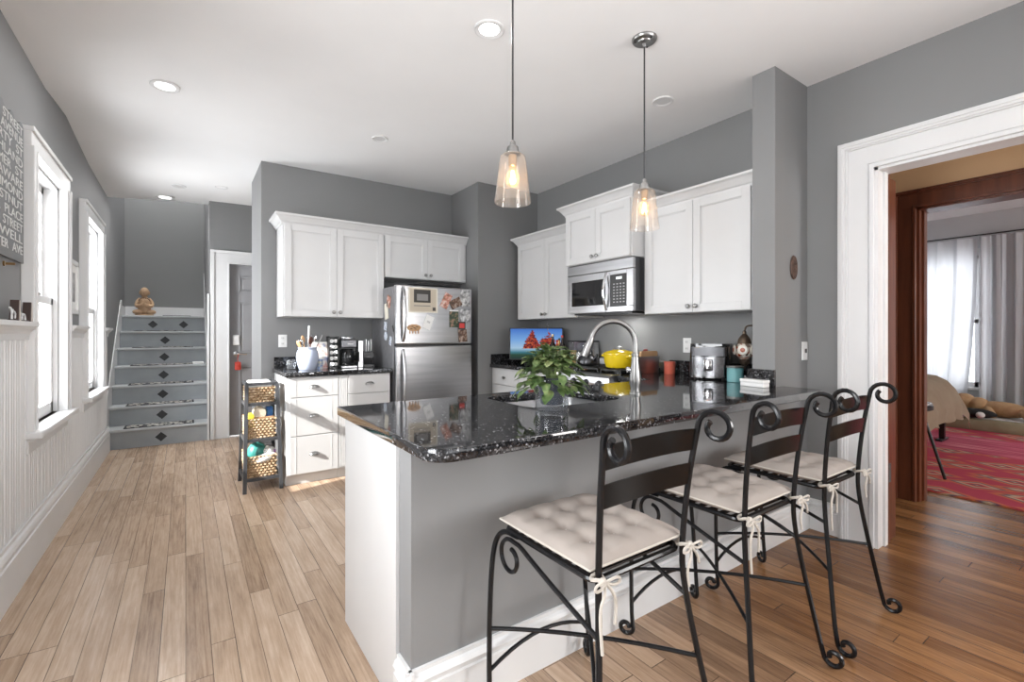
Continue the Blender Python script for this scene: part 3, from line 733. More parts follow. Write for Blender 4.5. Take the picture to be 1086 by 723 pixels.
# on the fridge side (faces -X)
def side_note(name, label, cat, y, z, w, h, m, ang=0, th=.003, group='papers on the fridge side', rnd=False):
    if rnd: bm = lathe(bmesh.new(), [(.001, 0), (w, 0), (w, th), (.001, th)], seg=20, M=Matrix.Rotation(-PI/2, 4, 'Y'))
    else: bm = B(-th, 0, -w, w, -h, h)
    t = thing(name, label, cat, (FX0+.0015, y, z), 0, group); t.rotation_euler = (ang, 0, 0); obj('sheet', bm, m, t)
side_note('photograph', 'small pinkish photo highest on the left side of the fridge', 'photo', 4.25, 1.54, .045, .055, ph2, .3)
side_note('pale_cloth_magnet', 'drooping beige paper on the left side of the fridge', 'paper', 4.31, 1.45, .045, .075, cream, -.15)
blue_print = photo_mat('blue_print', [(.75, .78, .82), (.7, .75, .8), (.08, .14, .35)], 60)
side_note('sticker', 'blue and white square sticker on the fridge side', 'sticker', 4.34, 1.31, .035, .04, blue_print, .15)
side_note('sticker', 'round blue and white sticker on the fridge side', 'sticker', 4.33, 1.215, .042, .04, blue_print, rnd=True)
side_note('sticker', 'lowest small tilted blue sticker on the fridge side', 'sticker', 4.205, 1.17, .025, .04, blue_print, .3)
side_note('dark_clip', 'small dark clip near the front edge of the fridge side', 'clip', 4.14, 1.285, .012, .03, black, -.5)
tag(obj('baking_tray', boxes([(1.75, 2.25, 4.12, 4.40, 1.70, 1.715), (1.85, 2.2, 4.16, 4.38, 1.715, 1.735)], .005), black), 'flat black tray lying on top of the fridge', 'tray')

# ================================================================== PENINSULA
PW = .563
t = thing('peninsula_cabinet', 'white end panel and cabinet of the granite peninsula', 'cabinet', (PW, 1.470, 0))
obj('end_panel', boxes([(0, .018, 0, .59, 0, .884)], .001), cab_white, t)
obj('carcass', boxes([(.018, 2.06, .57, .585, .1, .882), (.018, 2.06, 0, .57, .0, .10), (2.07, 2.68, .04, .60, .0, .10)]), cab_white, t)
for i in range(4): 
    dd = obj('door', boxes([(.05+i*.5, .54+i*.5, .585, .603, .11, .87)], .002), cab_white, t)
    bmk = knob_bm(0, 0, 0); bmesh.ops.transform(bmk, matrix=Matrix.Translation((.5+i*.5, .603, .8)) @ Matrix.Rotation(PI, 4, 'Z'), verts=bmk.verts); obj('knob', bmk, nickel, dd, True)
t = thing('base_cabinet', 'white base cabinet between the range and the peninsula', 'cabinet', (2.66, 2.392, 0), RZ, 'white base cabinets')
obj('carcass', boxes([(0, .32, .001, .60, .085, .882), (0, .32, .05, .60, 0, .085)]), cab_white, t)
dd = obj('door', door_bm(.01, .31, .092, .876), cab_white, t); obj('knob', knob_bm(.04, .80), nickel, dd, True)
out = rrect(.535, 2.94, 1.135, 2.08, [0, 0, 0, .075], 8)
outline = []
outer = [(.535+.075-.075*math.cos(math.radians(a)), 1.135+.075-.075*math.sin(math.radians(a))) for a in range(0, 91, 10)]
outline += outer
outline += [(2.90, 1.135), (2.935, 1.17), (2.935, 1.368), (2.853, 1.368), (2.853, 1.507), (3.268, 1.507), (3.268, 2.398), (2.63, 2.398), (2.63, 2.10), (2.61, 2.08), (.535, 2.08)]
SK = (1.20, 1.76, 1.545, 1.985)
hole = rrect(SK[0], SK[1], SK[2], SK[3], .09, 6)
pct = tag(obj('countertop', slab(outline, [hole], .884, CT), granite, smooth=False), 'long black granite peninsula countertop with the sink, behind the stools', 'countertop')
tag(obj('backsplash', boxes([(3.247, 3.268, 1.53, 2.398, CT+.0005, CT+.10), (2.832, 2.8545, 1.365, 1.525, CT+.0005, CT+.10), (2.8545, 3.247, 1.506, 1.528, CT+.0005, CT+.10)], .002), granite), 'black granite backsplash wrapping the wall stub behind the white soap box', 'backsplash')
# sink
t = thing('sink', 'undermount stainless sink basin in the peninsula countertop', 'sink', ((SK[0]+SK[1])/2, (SK[2]+SK[3])/2, .70))
bm = bmesh.new(); hx, hy = (SK[1]-SK[0])/2, (SK[3]-SK[2])/2; rings = []
for (s, z) in ((.012, .183), (.004, .183), (.004, .18), (-.004, .05), (-.03, .012), (-.10, .004)):
    rings.append([bm.verts.new((x, y, z)) for x, y in rrect(-hx-s, hx+s, -hy-s, hy+s, max(.03, .09+s), 6)])
n = len(rings[0])
for a, b in zip(rings, rings[1:]):
    for i in range(n): bm.faces.new((a[i], a[(i+1) % n], b[(i+1) % n], b[i]))
bm.faces.new(rings[-1])
bmesh.ops.solidify(bm, geom=bm.faces[:], thickness=.0015)
obj('basin', bm, mat('satin_sink_steel', (.72, .72, .73), .32, .9), t, True)
obj('drain', lathe(bmesh.new(), [(.045, .006), (.045, .009), (.035, .010), (.01, .0095)], seg=20), dark_steel, t, True)
# faucet
t = thing('faucet', 'tall brushed nickel gooseneck faucet behind the potted plant', 'faucet', (1.925, 1.63, CT))
bm = lathe(bmesh.new(), [(.030, 0), (.030, .008), (.025, .012), (.024, .03), (.029, .055), (.0305, .075), (.027, .11), (.020, .16), (.0165, .195), (.0195, .198), (.0195, .210), (.015, .213)], seg=24)
obj('body', bm, nickel, t, True)
d = Vector((-.82, .57, 0)); R = .117; zc = .262
pts = [Vector((0, 0, .21)), Vector((0, 0, .24))]
for i in range(0, 17): 
    a = PI - i*(PI*.91)/16; pts.append(d*(R+R*math.cos(a)) + Vector((0, 0, zc+R*math.sin(a))))
bm = tube(bmesh.new(), pts, .0135, 14); obj('gooseneck', bm, nickel, t, True)
e = pts[-1]; dd_ = (pts[-1]-pts[-2]).normalized()
bm = tube(bmesh.new(), [e, e+dd_*.012, e+dd_*.03, e+dd_*.075, e+dd_*.105], [.0145, .017, .0175, .021, .019], 14); obj('spray_head', bm, nickel, t, True)
bm = tube(bmesh.new(), [(-.015, .012, .11), (-.030, .022, .118), (-.034, .026, .14)], [.008, .010, .007], 10); blob(bm, (-.028, .02, .125), (.012, .012, .016), 10); obj('lever', bm, chrome, t, True)

# ================================================================== STOOLS
def scroll(base, d, R0, R1, z, up=True, turns=1.15, n=22, zc=None):
    """points of a volute leaving a vertical bar at base (x,y,z), curling towards horizontal unit d"""
    c = Vector(base)+Vector(d)*R0; pts = []
    for i in range(n+1):
        s = i/n; r = R0+(R1-R0)*s; a = turns*2*PI*s
        pts.append(c+Vector(d)*(-r*math.cos(a))+Vector((0, 0, (1 if up else -1)*r*math.sin(a))))
    return pts
cush_m = mat('beige_cotton', (.52, .46, .41), .9)
cv = coords(cush_m); cn = noise(cush_m, cv, 60, 3); cn2 = noise(cush_m, cv, 3, 3)
lk(cush_m, ramp(cush_m, cn2, [(.35, (.285, .245, .220)), (.65, (.34, .298, .268))]), BS(cush_m).inputs['Base Color']); bump(cush_m, cn, .08, .003)
tie_m = mat('cream_cotton_tie', (.50, .46, .41), .9)
thread_m = mat('white_thread', (.85, .84, .82), .8)
def make_stool(label):
    t = thing('bar_stool', label, 'bar stool', (0, 0, 0), 0, 'black iron bar stools at the peninsula')
    r = .0088; SH = .60
    w = .17
    for s in (-1, 1):
        # rear post from foot scroll to top scroll
        dn = Vector((.08*s, -1, 0)).normalized()
        foot = scroll((s*.245, -.275, .036), dn, .034, .014, 0, up=False, turns=1.05)
        body = smooth_pts([Vector((s*.245, -.275, .036)), Vector((s*.238, -.262, .10)), Vector((s*.195, -.225, .35)), Vector((s*.176, -.205, .50)), Vector((s*.172, -.200, .60)), Vector((s*.182, -.215, .80)), Vector((s*.195, -.240, .966))], 2)
        dt = Vector((.16*s, -1, 0)).normalized()
        top = scroll((s*.195, -.240, .966), dt, .052, .022, 0, up=True, turns=1.12)
        obj('rear_leg', tube(bmesh.new(), foot[::-1][:-1]+body+top[1:], r), black_iron, t, True)
        # front leg: foot scroll, shaft, bend over into the seat rail
        dn = Vector((.45*s, .89, 0)).normalized()
        foot = scroll((s*.220, .235, .034), dn, .030, .012, 0, up=False, turns=1.0)
        sh = smooth_pts([Vector((s*.220, .235, .034)), Vector((s*.222, .242, .10)), Vector((s*.212, .252, .35)), Vector((s*.198, .258, .50)), Vector((s*.185, .250, .565)), Vector((s*.176, .215, .592)), Vector((s*.172, .150, .592))], 2)
        obj('front_leg', tube(bmesh.new(), foot[::-1][:-1]+sh, r), black_iron, t, True)
        # brace: rises from the rear leg, arches under the seat and ends in a scroll
        x = s*.186; p = [Vector((s*.181, -.207, .465)), Vector((x, -.06, .515)), Vector((x, .06, .555)), Vector((x, .12, .578))]
        cx = Vector((x, .172, .522)); arc = []
        for i in range(20):
            a = math.radians(110 - i*19.5); rr = .060 - .030*i/19
            arc.append(cx+Vector((0, rr*math.cos(a), rr*math.sin(a))))
        obj('brace', tube(bmesh.new(), smooth_pts(p+arc, 1), r*.8), black_iron, t, True)
    # seat frame, slats
    bm = bmesh.new(); pts = [Vector((x, y, SH)) for x, y in rrect(-w-.005, w+.005, -.19, .215, .03, 5)]
    tube(bm, pts, .0095, 8, closed=True)
    obj('seat_frame', bm, black_iron, t, True)
    bm = bmesh.new()
    for i in range(9): box(bm, -w, w, -.165+i*.042, -.147+i*.042, SH-.002, SH+.004)
    obj('seat_slats', bm, black_iron, t)
    # back bands, bowed and crowned
    for z0, z1, wx, yy in ((.893, .957, .187, -.229), (.792, .856, .180, -.2175)):
        bm = bmesh.new(); n = 12; g = []
        for i in range(n+1):
            q = i/n*2-1; arch = .012*(1-q*q); bow = -.016*(1-q*q)
            dy = -.008
            g.append([bm.verts.new((q*wx, yy+bow+o, zz+arch)) for o, zz in ((-.002, z0), (.002, z0), (.002+dy, z1), (-.002+dy, z1))])
        for a, b in zip(g, g[1:]):
            for j in range(4): bm.faces.new((a[j], a[(j+1) % 4], b[(j+1) % 4], b[j]))
        bm.faces.new(g[0]); bm.faces.new(g[-1][::-1])
        obj('back_band', bm, black_band, t, True)
    # stretchers
    A = lambda s: Vector((s*.214, .251, .268)); Bk = lambda s: Vector((s*.205, -.232, .285))
    for s in (-1, 1):
        m_ = (A(s)+Bk(-s))/2+Vector((0, 0, .035 if s < 0 else .05))
        obj('stretcher', tube(bmesh.new(), bez(A(s), m_, Bk(-s), 8), r*.75), black_iron, t, True)
    obj('stretcher', tube(bmesh.new(), bez((-.220, .243, .135), (0, .245, .245), (.220, .243, .135), 10), r*.75), black_iron, t, True)
    # cushion
    bm = bmesh.new(); n = 30; hx, hy = .195, .205; tops = []; bots = []
    tuft = [(a, b) for a in (-.5, 0, .5) for b in (-.5, 0, .5)]
    for i in range(n+1):
        ra, rb = [], []
        for j in range(n+1):
            u = i/n*2-1; v_ = j/n*2-1
            e_ = max(0, (1-abs(u)**5)*(1-abs(v_)**5))**.45
            h = .034*e_
            for (a, b) in tuft:
                dd2 = ((u-a)**2+(v_-b)**2); h -= .020*math.exp(-dd2/.010)+.007*math.exp(-dd2/.06)
            for a in (-.5, 0, .5): h -= .0065*(math.exp(-(u-a)**2/.006)+math.exp(-(v_-a)**2/.006))*e_
            inx = 1-.02*abs(v_)**2+.025*(abs(u*v_))**6; 
            x, y = u*hx*inx, v_*hy+.012
            ra.append(bm.verts.new((x, y, SH+.034+h))); 
            if 0 < i < n and 0 < j < n: rb.append(bm.verts.new((x, y, SH+.034-.025*e_)))
            else: rb.append(ra[-1])
        tops.append(ra); bots.append(rb)
    for i in range(n):
        for j in range(n):
            bm.faces.new((tops[i][j], tops[i+1][j], tops[i+1][j+1], tops[i][j+1]))
            q = []
            for v2 in (bots[i][j], bots[i][j+1], bots[i+1][j+1], bots[i+1][j]):
                if v2 not in q: q.append(v2)
            try: bm.faces.new(q)
            except ValueError: pass
    cu = obj('cushion', bm, cush_m, t, True)
    pip = [Vector((u*hx, v_*hy+.012, SH+.034)) for u, v_ in [(-1+2*i/12, -1) for i in range(12)]+[(1, -1+2*i/12) for i in range(12)]+[(1-2*i/12, 1) for i in range(12)]+[(-1, 1-2*i/12) for i in range(12)]]
    obj('piping', tube(bmesh.new(), pip, .0032, 6, closed=True), tie_m, cu, True)
    bm = bmesh.new()
    for a, b in tuft: 
        c = Vector((a*hx, b*hy+.012, SH+.034+.004)); tube(bm, [c+Vector((-.009, 0, .003)), c, c+Vector((.008, .004, .004))], .0013, 5)
    obj('tufting_thread', bm, thread_m, cu)
    for s in (-1, 1):
        bm = bmesh.new(); c = Vector((s*.176, -.215, SH+.014))
        ring = [c+Vector((.015*math.cos(a), .013+.018*math.sin(a), .004*math.sin(a*2))) for a in [2*PI*i/12 for i in range(12)]]
        tube(bm, ring, .0052, 6, closed=True)
        blob(bm, c+Vector((.005*s, -.008, 0)), (.012, .010, .012), 8)
        for q in (-1, 1):
            p = c+Vector((0, -.012, 0))
            loop = [p, p+Vector((.020*q, -.012, .012)), p+Vector((.042*q, -.010, .008)), p+Vector((.044*q, -.008, -.008)), p+Vector((.022*q, -.010, -.008)), p]
            tube(bm, smooth_pts(loop, 2), .0038, 6)
            tube(bm, smooth_pts([p, p+Vector((.014*q, -.014, -.02)), p+Vector((.030*q, -.010, -.055)), p+Vector((.022*q, -.012, -.105+.03*(q+s)))], 2), .0042, 6)
        obj('cushion_tie', bm, tie_m, cu, True)
    return t
s1 = make_stool('nearest black iron bar stool, left end of the peninsula row')
s1.location = (1.030, 1.045, .003); s1.rotation_euler.z = 0
for x, y, rz, lb in ((1.713, 1.040, 0, 'middle black iron bar stool of the three at the peninsula'), (2.315, 1.035, 0, 'black iron bar stool furthest right, beside the white door casing')):
    s = copy_tree(s1); s.location = (x, y, .003); s.rotation_euler.z = rz; s['label'] = lb

# ================================================================== LIGHTS IN THE ROOM
warm = mat('bulb_filament', (1, .75, .45), .5, emit=14, ecol=(1, .62, .28))
bulb_g = glass('bulb_glass', (1, .93, .82), .8, .10, (1, .85, .6))
amb = mat('aged_brass_socket', (.45, .32, .20), .35, .8)
def pendant(x, y, ztop, label):
    t = thing('pendant_light', label, 'pendant light', (x, y, ztop), 0, 'glass pendant lights over the peninsula')
    zt = 2.03-ztop
    obj('canopy', lathe(bmesh.new(), [(.066, 0), (.066, -.006), (.060, -.014), (.040, -.018), (.036, -.024), (.012, -.028), (.008, -.045)], seg=28), nickel, t, True)
    bm = bmesh.new()
    for a in (0, 2*PI/3, 4*PI/3): blob(bm, (.05*math.cos(a+.4), .05*math.sin(a+.4), -.018), (.006, .006, .004), 8)
    obj('canopy_screws', bm, black, t)
    obj('stem', tube(bmesh.new(), [(0, 0, -.03), (0, 0, zt+.02)], .0042, 8), dark_steel, t, True)
    obj('socket_cap', lathe(bmesh.new(), [(.006, zt+.035), (.012, zt+.028), (.013, zt+.012), (.024, zt+.006), (.027, zt-.006), (.027, zt-.018), (.034, zt-.020), (.034, zt-.026), (.020, zt-.030)], seg=24), nickel, t, True)
    obj('bulb_socket', lathe(bmesh.new(), [(.018, zt-.028), (.018, zt-.075), (.014, zt-.078)], seg=20), amb, t, True)
    zb = 1.797-ztop
    prof = [(.030, zt-.024), (.048, zt-.028), (.055, zt-.036), (.061, zt-.08), (.078, zb+.004), (.0785, zb), (.076, zb), (.0745, zb+.005), (.0585, zt-.08), (.052, zt-.038), (.046, zt-.031), (.030, zt-.027)]
    obj('glass_shade', lathe(bmesh.new(), prof, seg=40, cap=False), shade_glass, t, True)
    bl = obj('bulb', lathe(bmesh.new(), [(.012, zt-.076), (.016, zt-.088), (.028, zt-.115), (.030, zt-.135), (.022, zt-.157), (.006, zt-.166)], seg=20), bulb_g, t, True)
    bm = bmesh.new()
    for a in range(4):
        c, s_ = math.cos(a*PI/2)*.010, math.sin(a*PI/2)*.010
        tube(bm, [(c*.5, s_*.5, zt-.096), (c*1.3, s_*1.3, zt-.146)], .0028, 6)
    obj('filament', bm, warm, bl)
    l = bpy.data.lights.new('pendant_glow', 'POINT'); l.energy = 1.4; l.color = (1, .76, .5); l.shadow_soft_size = .012
    o = bpy.data.objects.new('pendant_glow', l); C.objects.link(o); o.parent = t; o.location = (0, 0, zt-.122)
pendant(1.15, 1.64, 2.804, 'left glass pendant light on a long stem, nearer the camera')
pendant(2.010, 1.64, 2.812, 'right glass pendant light whose round nickel ceiling canopy shows')
glow = mat('downlight_lens', (1, .98, .95), .4, emit=5)
dim = mat('unlit_downlight', (.62, .62, .62), .5)
def cz(x, y): return 2.735+(x+.7)*.06*1.1 if x < .3 else (2.80 if x < .9 else CZ)
DL = [(1.282, 2.038, 1, .078, 'lit recessed downlight just left of the nearer pendant stem'),
      (-.106, 3.618, 1, .078, 'lit recessed downlight nearest the left windows'),
      (1.281, 3.686, 0, .062, 'dim recessed downlight in front of the fridge cabinets'),
      (2.654, 2.01, 0, .070, 'unlit recessed downlight near the range wall, right of the pendants'),
      (-.057, 6.0, 0, .062, 'faint recessed downlight near the stairs, left of a pair'),
      (.312, 5.84, 0, .062, 'faint recessed downlight near the hall door, right of a pair'),
      (-.19, 6.52, 1, .085, 'lit round ceiling light at the stairwell edge')]
for x, y, on, r, lb in DL:
    z = {(-.106): 2.775, (-.057): 2.78, (-.19): 2.765, .312: 2.795}.get(x, 2.803 if x < 1.9 else CZ+.003)
    t = thing('recessed_light', lb, 'ceiling light', (x, y, z), 0, 'recessed ceiling lights')
    obj('trim_ring', lathe(bmesh.new(), [(r, .012), (r, -.004), (r*.93, -.007), (r*.68, -.002), (r*.62, .012)], seg=32), white_paint, t, True)
    obj('lens', lathe(bmesh.new(), [(r*.70, .008), (r*.70, -.001), (.001, -.001)], seg=28, cap=False), glow if on else dim, t, True)
    if on:
        l = bpy.data.lights.new('downlight', 'AREA'); l.shape = 'DISK'; l.size = .11; l.energy = 7; l.color = (1, .99, .98)
        o = bpy.data.objects.new('downlight', l); C.objects.link(o); o.parent = t; o.location = (0, 0, -.012)

# ================================================================== SMALL THINGS
# plant in glass vase
PX, PY = 1.225, 1.47
t = thing('vase', 'clear glass cylinder vase holding the potted plant by the sink', 'vase', (PX, PY, CT))
obj('vase_body', lathe(bmesh.new(), [(.066, 0), (.068, .004), (.068, .132), (.066, .134), (.0645, .132), (.0645, .012), (.062, .008), (.001, .008)], seg=40, cap=False), clear_glass, t, True)
t = thing('potted_plant', 'leafy green houseplant in a dark pot inside the glass vase', 'plant', (PX, PY, CT+.028))
pot_m = mat('dark_blue_pot', (.03, .035, .05), .35)
obj('pot', lathe(bmesh.new(), [(.043, 0), (.046, .004), (.058, .105), (.060, .108), (.055, .108), (.050, .09)], seg=32), pot_m, t, True)
obj('soil', lathe(bmesh.new(), [(.052, .092), (.052, .098), (.001, .102)], seg=20, cap=False), mat('potting_soil', (.03, .02, .015), .9), t)
leaf_m = mat('green_leaf', (.1, .2, .05), .4)
lv = coords(leaf_m); ln = noise(leaf_m, lv, 22, 2)
lk(leaf_m, ramp(leaf_m, ln, [(.30, (.06, .12, .035)), (.52, (.17, .26, .09)), (.72, (.42, .46, .22))]), BS(leaf_m).inputs['Base Color'])
bm = bmesh.new(); random.seed(11)
stems = bmesh.new()
def leaf(bm, o, d, L, w, droop):
    side = d.cross(Vector((0, 0, 1)));
    if side.length < .1: side = Vector((1, 0, 0))
    side.normalize(); n = 5; rows = []
    for i in range(n+1):
        s = i/n; c = o+d*(L*s)+Vector((0, 0, -droop*s*s*L)); ww = w*math.sin(PI*min(1, s*.93+.06))**.75
        rows.append((bm.verts.new(c-side*ww+Vector((0, 0, .15*ww))), bm.verts.new(c-Vector((0, 0, .12*ww))), bm.verts.new(c+side*ww+Vector((0, 0, .15*ww)))))
    for a, b in zip(rows, rows[1:]):
        bm.faces.new((a[0], a[1], b[1], b[0])); bm.faces.new((a[1], a[2], b[2], b[1]))
for i in range(280):
    a = random.uniform(0, 2*PI); k_ = random.random()
    rad = .015+.115*k_; rise = .115+random.uniform(.02, .115)*(1-k_**1.6)+random.uniform(0, .015)
    if k_ > .7: rise -= random.uniform(.0, .08)
    o = Vector((rad*math.cos(a), rad*math.sin(a), max(rise, .055 if rad > .075 else .10)))
    dz = random.uniform(.3, 1.3)*(1-k_)-.35*k_+random.uniform(-.25, .2)
    d = Vector((math.cos(a+random.uniform(-.7, .7)), math.sin(a+random.uniform(-.7, .7)), dz)).normalized()
    leaf(bm, o, d, random.uniform(.034, .050), random.uniform(.015, .020), random.uniform(.1, .7))
    if i % 4 == 0: tube(stems, bez((.02*math.cos(a), .02*math.sin(a), .095), (rad*.5*math.cos(a), rad*.5*math.sin(a), rise+.02), o, 5), .0018, 5)
bmesh.ops.solidify(bm, geom=bm.faces[:], thickness=.0006)
obj('foliage', bm, leaf_m, t, True); obj('stems', stems, mat('plant_stem', (.16, .22, .08), .5), t, True)
bm = bmesh.new()
for i in range(9):
    a = random.uniform(0, 2*PI); rr = random.uniform(.03, .11); blob(bm, (rr*math.cos(a), rr*math.sin(a), .19-.6*rr), (.0045, .0045, .0065), 8)
obj('flower_buds', bm, mat('white_petal', (.8, .8, .76), .5), t, True)

# things at the right end of the peninsula
smoked = mat('smoked_chrome', (.11, .11, .115), .14, 1)
t = thing('air_fryer', 'black and chrome two-drawer air fryer on the granite counter', 'air fryer', (3.05, 1.90, CT), -1.15)
bm = bmesh.new(); prism(bm, [(x, y) for x, y in rrect(-.135, .135, -.13, .13, .045, 6)], 'z', .012, .245)
for v2 in bm.verts:
    if v2.co.z > .2: v2.co.x *= .93; v2.co.y *= .93
bmesh.ops.bevel(bm, geom=[e for e in bm.edges if e.verts[0].co.z > .2 and e.verts[1].co.z > .2], offset=.018, segments=3, affect='EDGES')
obj('body', bm, black_gloss, t, True)
bm = bmesh.new(); prism(bm, rrect(-.112, .112, -.142, -.10, .018, 5), 'z', .022, .155); dw = obj('basket_front', bm, smoked, t, True)
bm = bmesh.new(); prism(bm, rrect(-.112, .112, -.139, -.10, .018, 5), 'z', .162, .222); obj('control_band', bm, dark_steel, t, True)
bm = bmesh.new(); box(bm, -.028, .028, -.170, -.140, .06, .14, .010); obj('handle', bm, chrome, dw, True)
bm = bmesh.new()
for sx in (-1, 1):
    for sy in (-1, 1): lathe(bm, [(.012, 0), (.012, .014)], (sx*.09, sy*.08, 0), 12)
obj('feet', bm, black, t)
def candle(name, label, loc, r, h, m, group='candles on the granite counter'):
    t = thing(name, label, 'candle', loc, 0, group)
    obj('jar', lathe(bmesh.new(), [(r*.93, 0), (r, .004), (r, h), (r*.92, h), (r*.92, h-.012), (.001, h-.012)], seg=32, cap=False), m, t, True)
    return t
teal = mat('teal_candle_glass', (.16, .38, .40), .25); coral = mat('coral_candle', (.75, .17, .11), .4)
t = candle('jar_candle', 'teal jar candle with silver lid beside the air fryer', (2.935, 1.66, CT), .050, .092, teal)
obj('lid', lathe(bmesh.new(), [(.051, .093), (.053, .096), (.053, .104), (.01, .106)], seg=32), nickel, t, True)
t = candle('jar_candle', 'small coral candle between the range and the outlet', (3.12, 2.30, CT), .042, .085, coral)
obj('lid', lathe(bmesh.new(), [(.0425, .086), (.044, .088), (.044, .096), (.01, .098)], seg=32), coral, t, True)
t = thing('soap_box', 'small white rectangular box at the foot of the wall stub', 'box', (2.775, 1.45, CT), -.15)
obj('box_base', B(-.030, .030, -.075, .075, 0, .025, bev=.004), white_plastic, t); obj('box_lid', B(-.032, .032, -.077, .077, .0255, .044, bev=.004), ceramic_w, t)
# mosaic lamp
t = thing('mosaic_lamp', 'bronze mosaic lantern hanging from a curved stand behind the teal candle', 'lamp', (3.12, 1.70, CT))
bronze = mat('aged_bronze', (.16, .12, .09), .4, .8)
tube_pts = smooth_pts([Vector((.08, -.10, .01)), Vector((.08, -.10, .25)), Vector((.06, -.08, .36)), Vector((.01, -.01, .375)), Vector((0, 0, .33))], 3)
bm = tube(bmesh.new(), tube_pts, .006, 8); lathe(bm, [(.06, 0), (.06, .006), (.02, .014), (.008, .02)], (.08, -.10, 0), 20); obj('stand', bm, bronze, t, True)
mos = mat('mosaic_glass', (.5, .3, .2), .25); mv = coords(mos)
v1 = nd(mos, 'ShaderNodeTexVoronoi'); v1.inputs['Scale'].default_value = 55; lk(mos, mv, v1.inputs['Vector'])
lk(mos, ramp(mos, v1.outputs['Color'], [(.2, (.30, .05, .02)), (.45, (.65, .60, .5)), (.6, (.10, .05, .03)), (.8, (.75, .7, .62))]), BS(mos).inputs['Base Color'])
obj('lantern_bowl', lathe(bmesh.new(), [(.018, .135), (.030, .145), (.052, .165), (.064, .20), (.060, .225), (.045, .245), (.036, .25)], seg=28), mos, t, True)
obj('lantern_cap', lathe(bmesh.new(), [(.042, .247), (.045, .252), (.038, .28), (.020, .305), (.012, .312), (.012, .33), (.004, .336)], seg=24), bronze, t, True)
obj('lantern_base', lathe(bmesh.new(), [(.006, .075), (.008, .09), (.018, .10), (.032, .12), (.034, .135), (.028, .14)], seg=24), bronze, t, True)
for a in (PI+.35, PI+1.5, PI-.8):
    bm = lathe(bmesh.new(), [(.030, 0), (.034, .003), (.028, .009), (.001, .010)], (.060*math.cos(a), .060*math.sin(a), .205), 20, Matrix.Rotation(a, 4, 'Z') @ Matrix.Rotation(PI/2, 4, 'Y'), cap=False)
    med = obj('medallion', bm, mat('ivory_glass', (.75, .70, .62), .3), t, True)
    bm = lathe(bmesh.new(), [(.016, .009), (.012, .013), (.001, .014)], (.060*math.cos(a), .060*math.sin(a), .205), 12, Matrix.Rotation(a, 4, 'Z') @ Matrix.Rotation(PI/2, 4, 'Y'), cap=False)
    obj('red_centre', bm, mat('rust_glass', (.40, .08, .03), .3), med, True)

# outlets, switch, plaque
def plate(label, loc, rz, kind='outlet'):
    t = thing('wall_' + kind if kind == 'outlet' else 'light_switch', label, kind, loc, rz)
    obj('plate', B(-.036, .036, -.006, 0, -.058, .058, bev=.002), white_plastic, t)
    if kind == 'outlet':
        for z in (-.026, .026): 
            s_ = obj('socket', B(-.017, .017, -.009, -.006, z-.019, z+.019, bev=.002), ceramic_w, t)
            obj('slots', boxes([(-.008, -.005, -.0095, -.0088, z-.007, z+.008), (.005, .008, -.0095, -.0088, z-.007, z+.008)]), dk, s_)
    else: obj('toggle', B(-.006, .006, -.016, -.006, -.012, .014, bev=.002), dk, t)
plate('white outlet on the range wall left of the air fryer', (XR-.0005, 2.243, 1.145), RZ)
plate('white light switch on the wall stub near its corner with the doorway wall', (3.225, 1.3695, 1.127), 0, 'switch')
plate('white outlet above the granite left of the blue crock', (.735, 4.7595, 1.17), 0)
t = thing('wall_plaque', 'small dark oval carved plaque high on the wall stub', 'plaque', (3.077, 1.3695, 1.645), 0)
rustic = noisy('dark_carved_wood', (.045, .025, .018), (.12, .065, .045), 40, .5, bmp=.4)
bm = lathe(bmesh.new(), [(.001, 0), (.040, 0), (.043, .004), (.040, .010), (.034, .008), (.020, .012), (.001, .013)], seg=32, M=Matrix.Diagonal((1, 1, 1.75, 1)) @ Matrix.Rotation(PI/2, 4, 'X'), cap=False); obj('disc', bm, rustic, t, True)
bm = bmesh.new(); blob(bm, (-.008, -.014, .0), (.007, .004, .025), 8); blob(bm, (.010, -.014, .012), (.006, .004, .018), 8); obj('relief', bm, rustic, t, True)

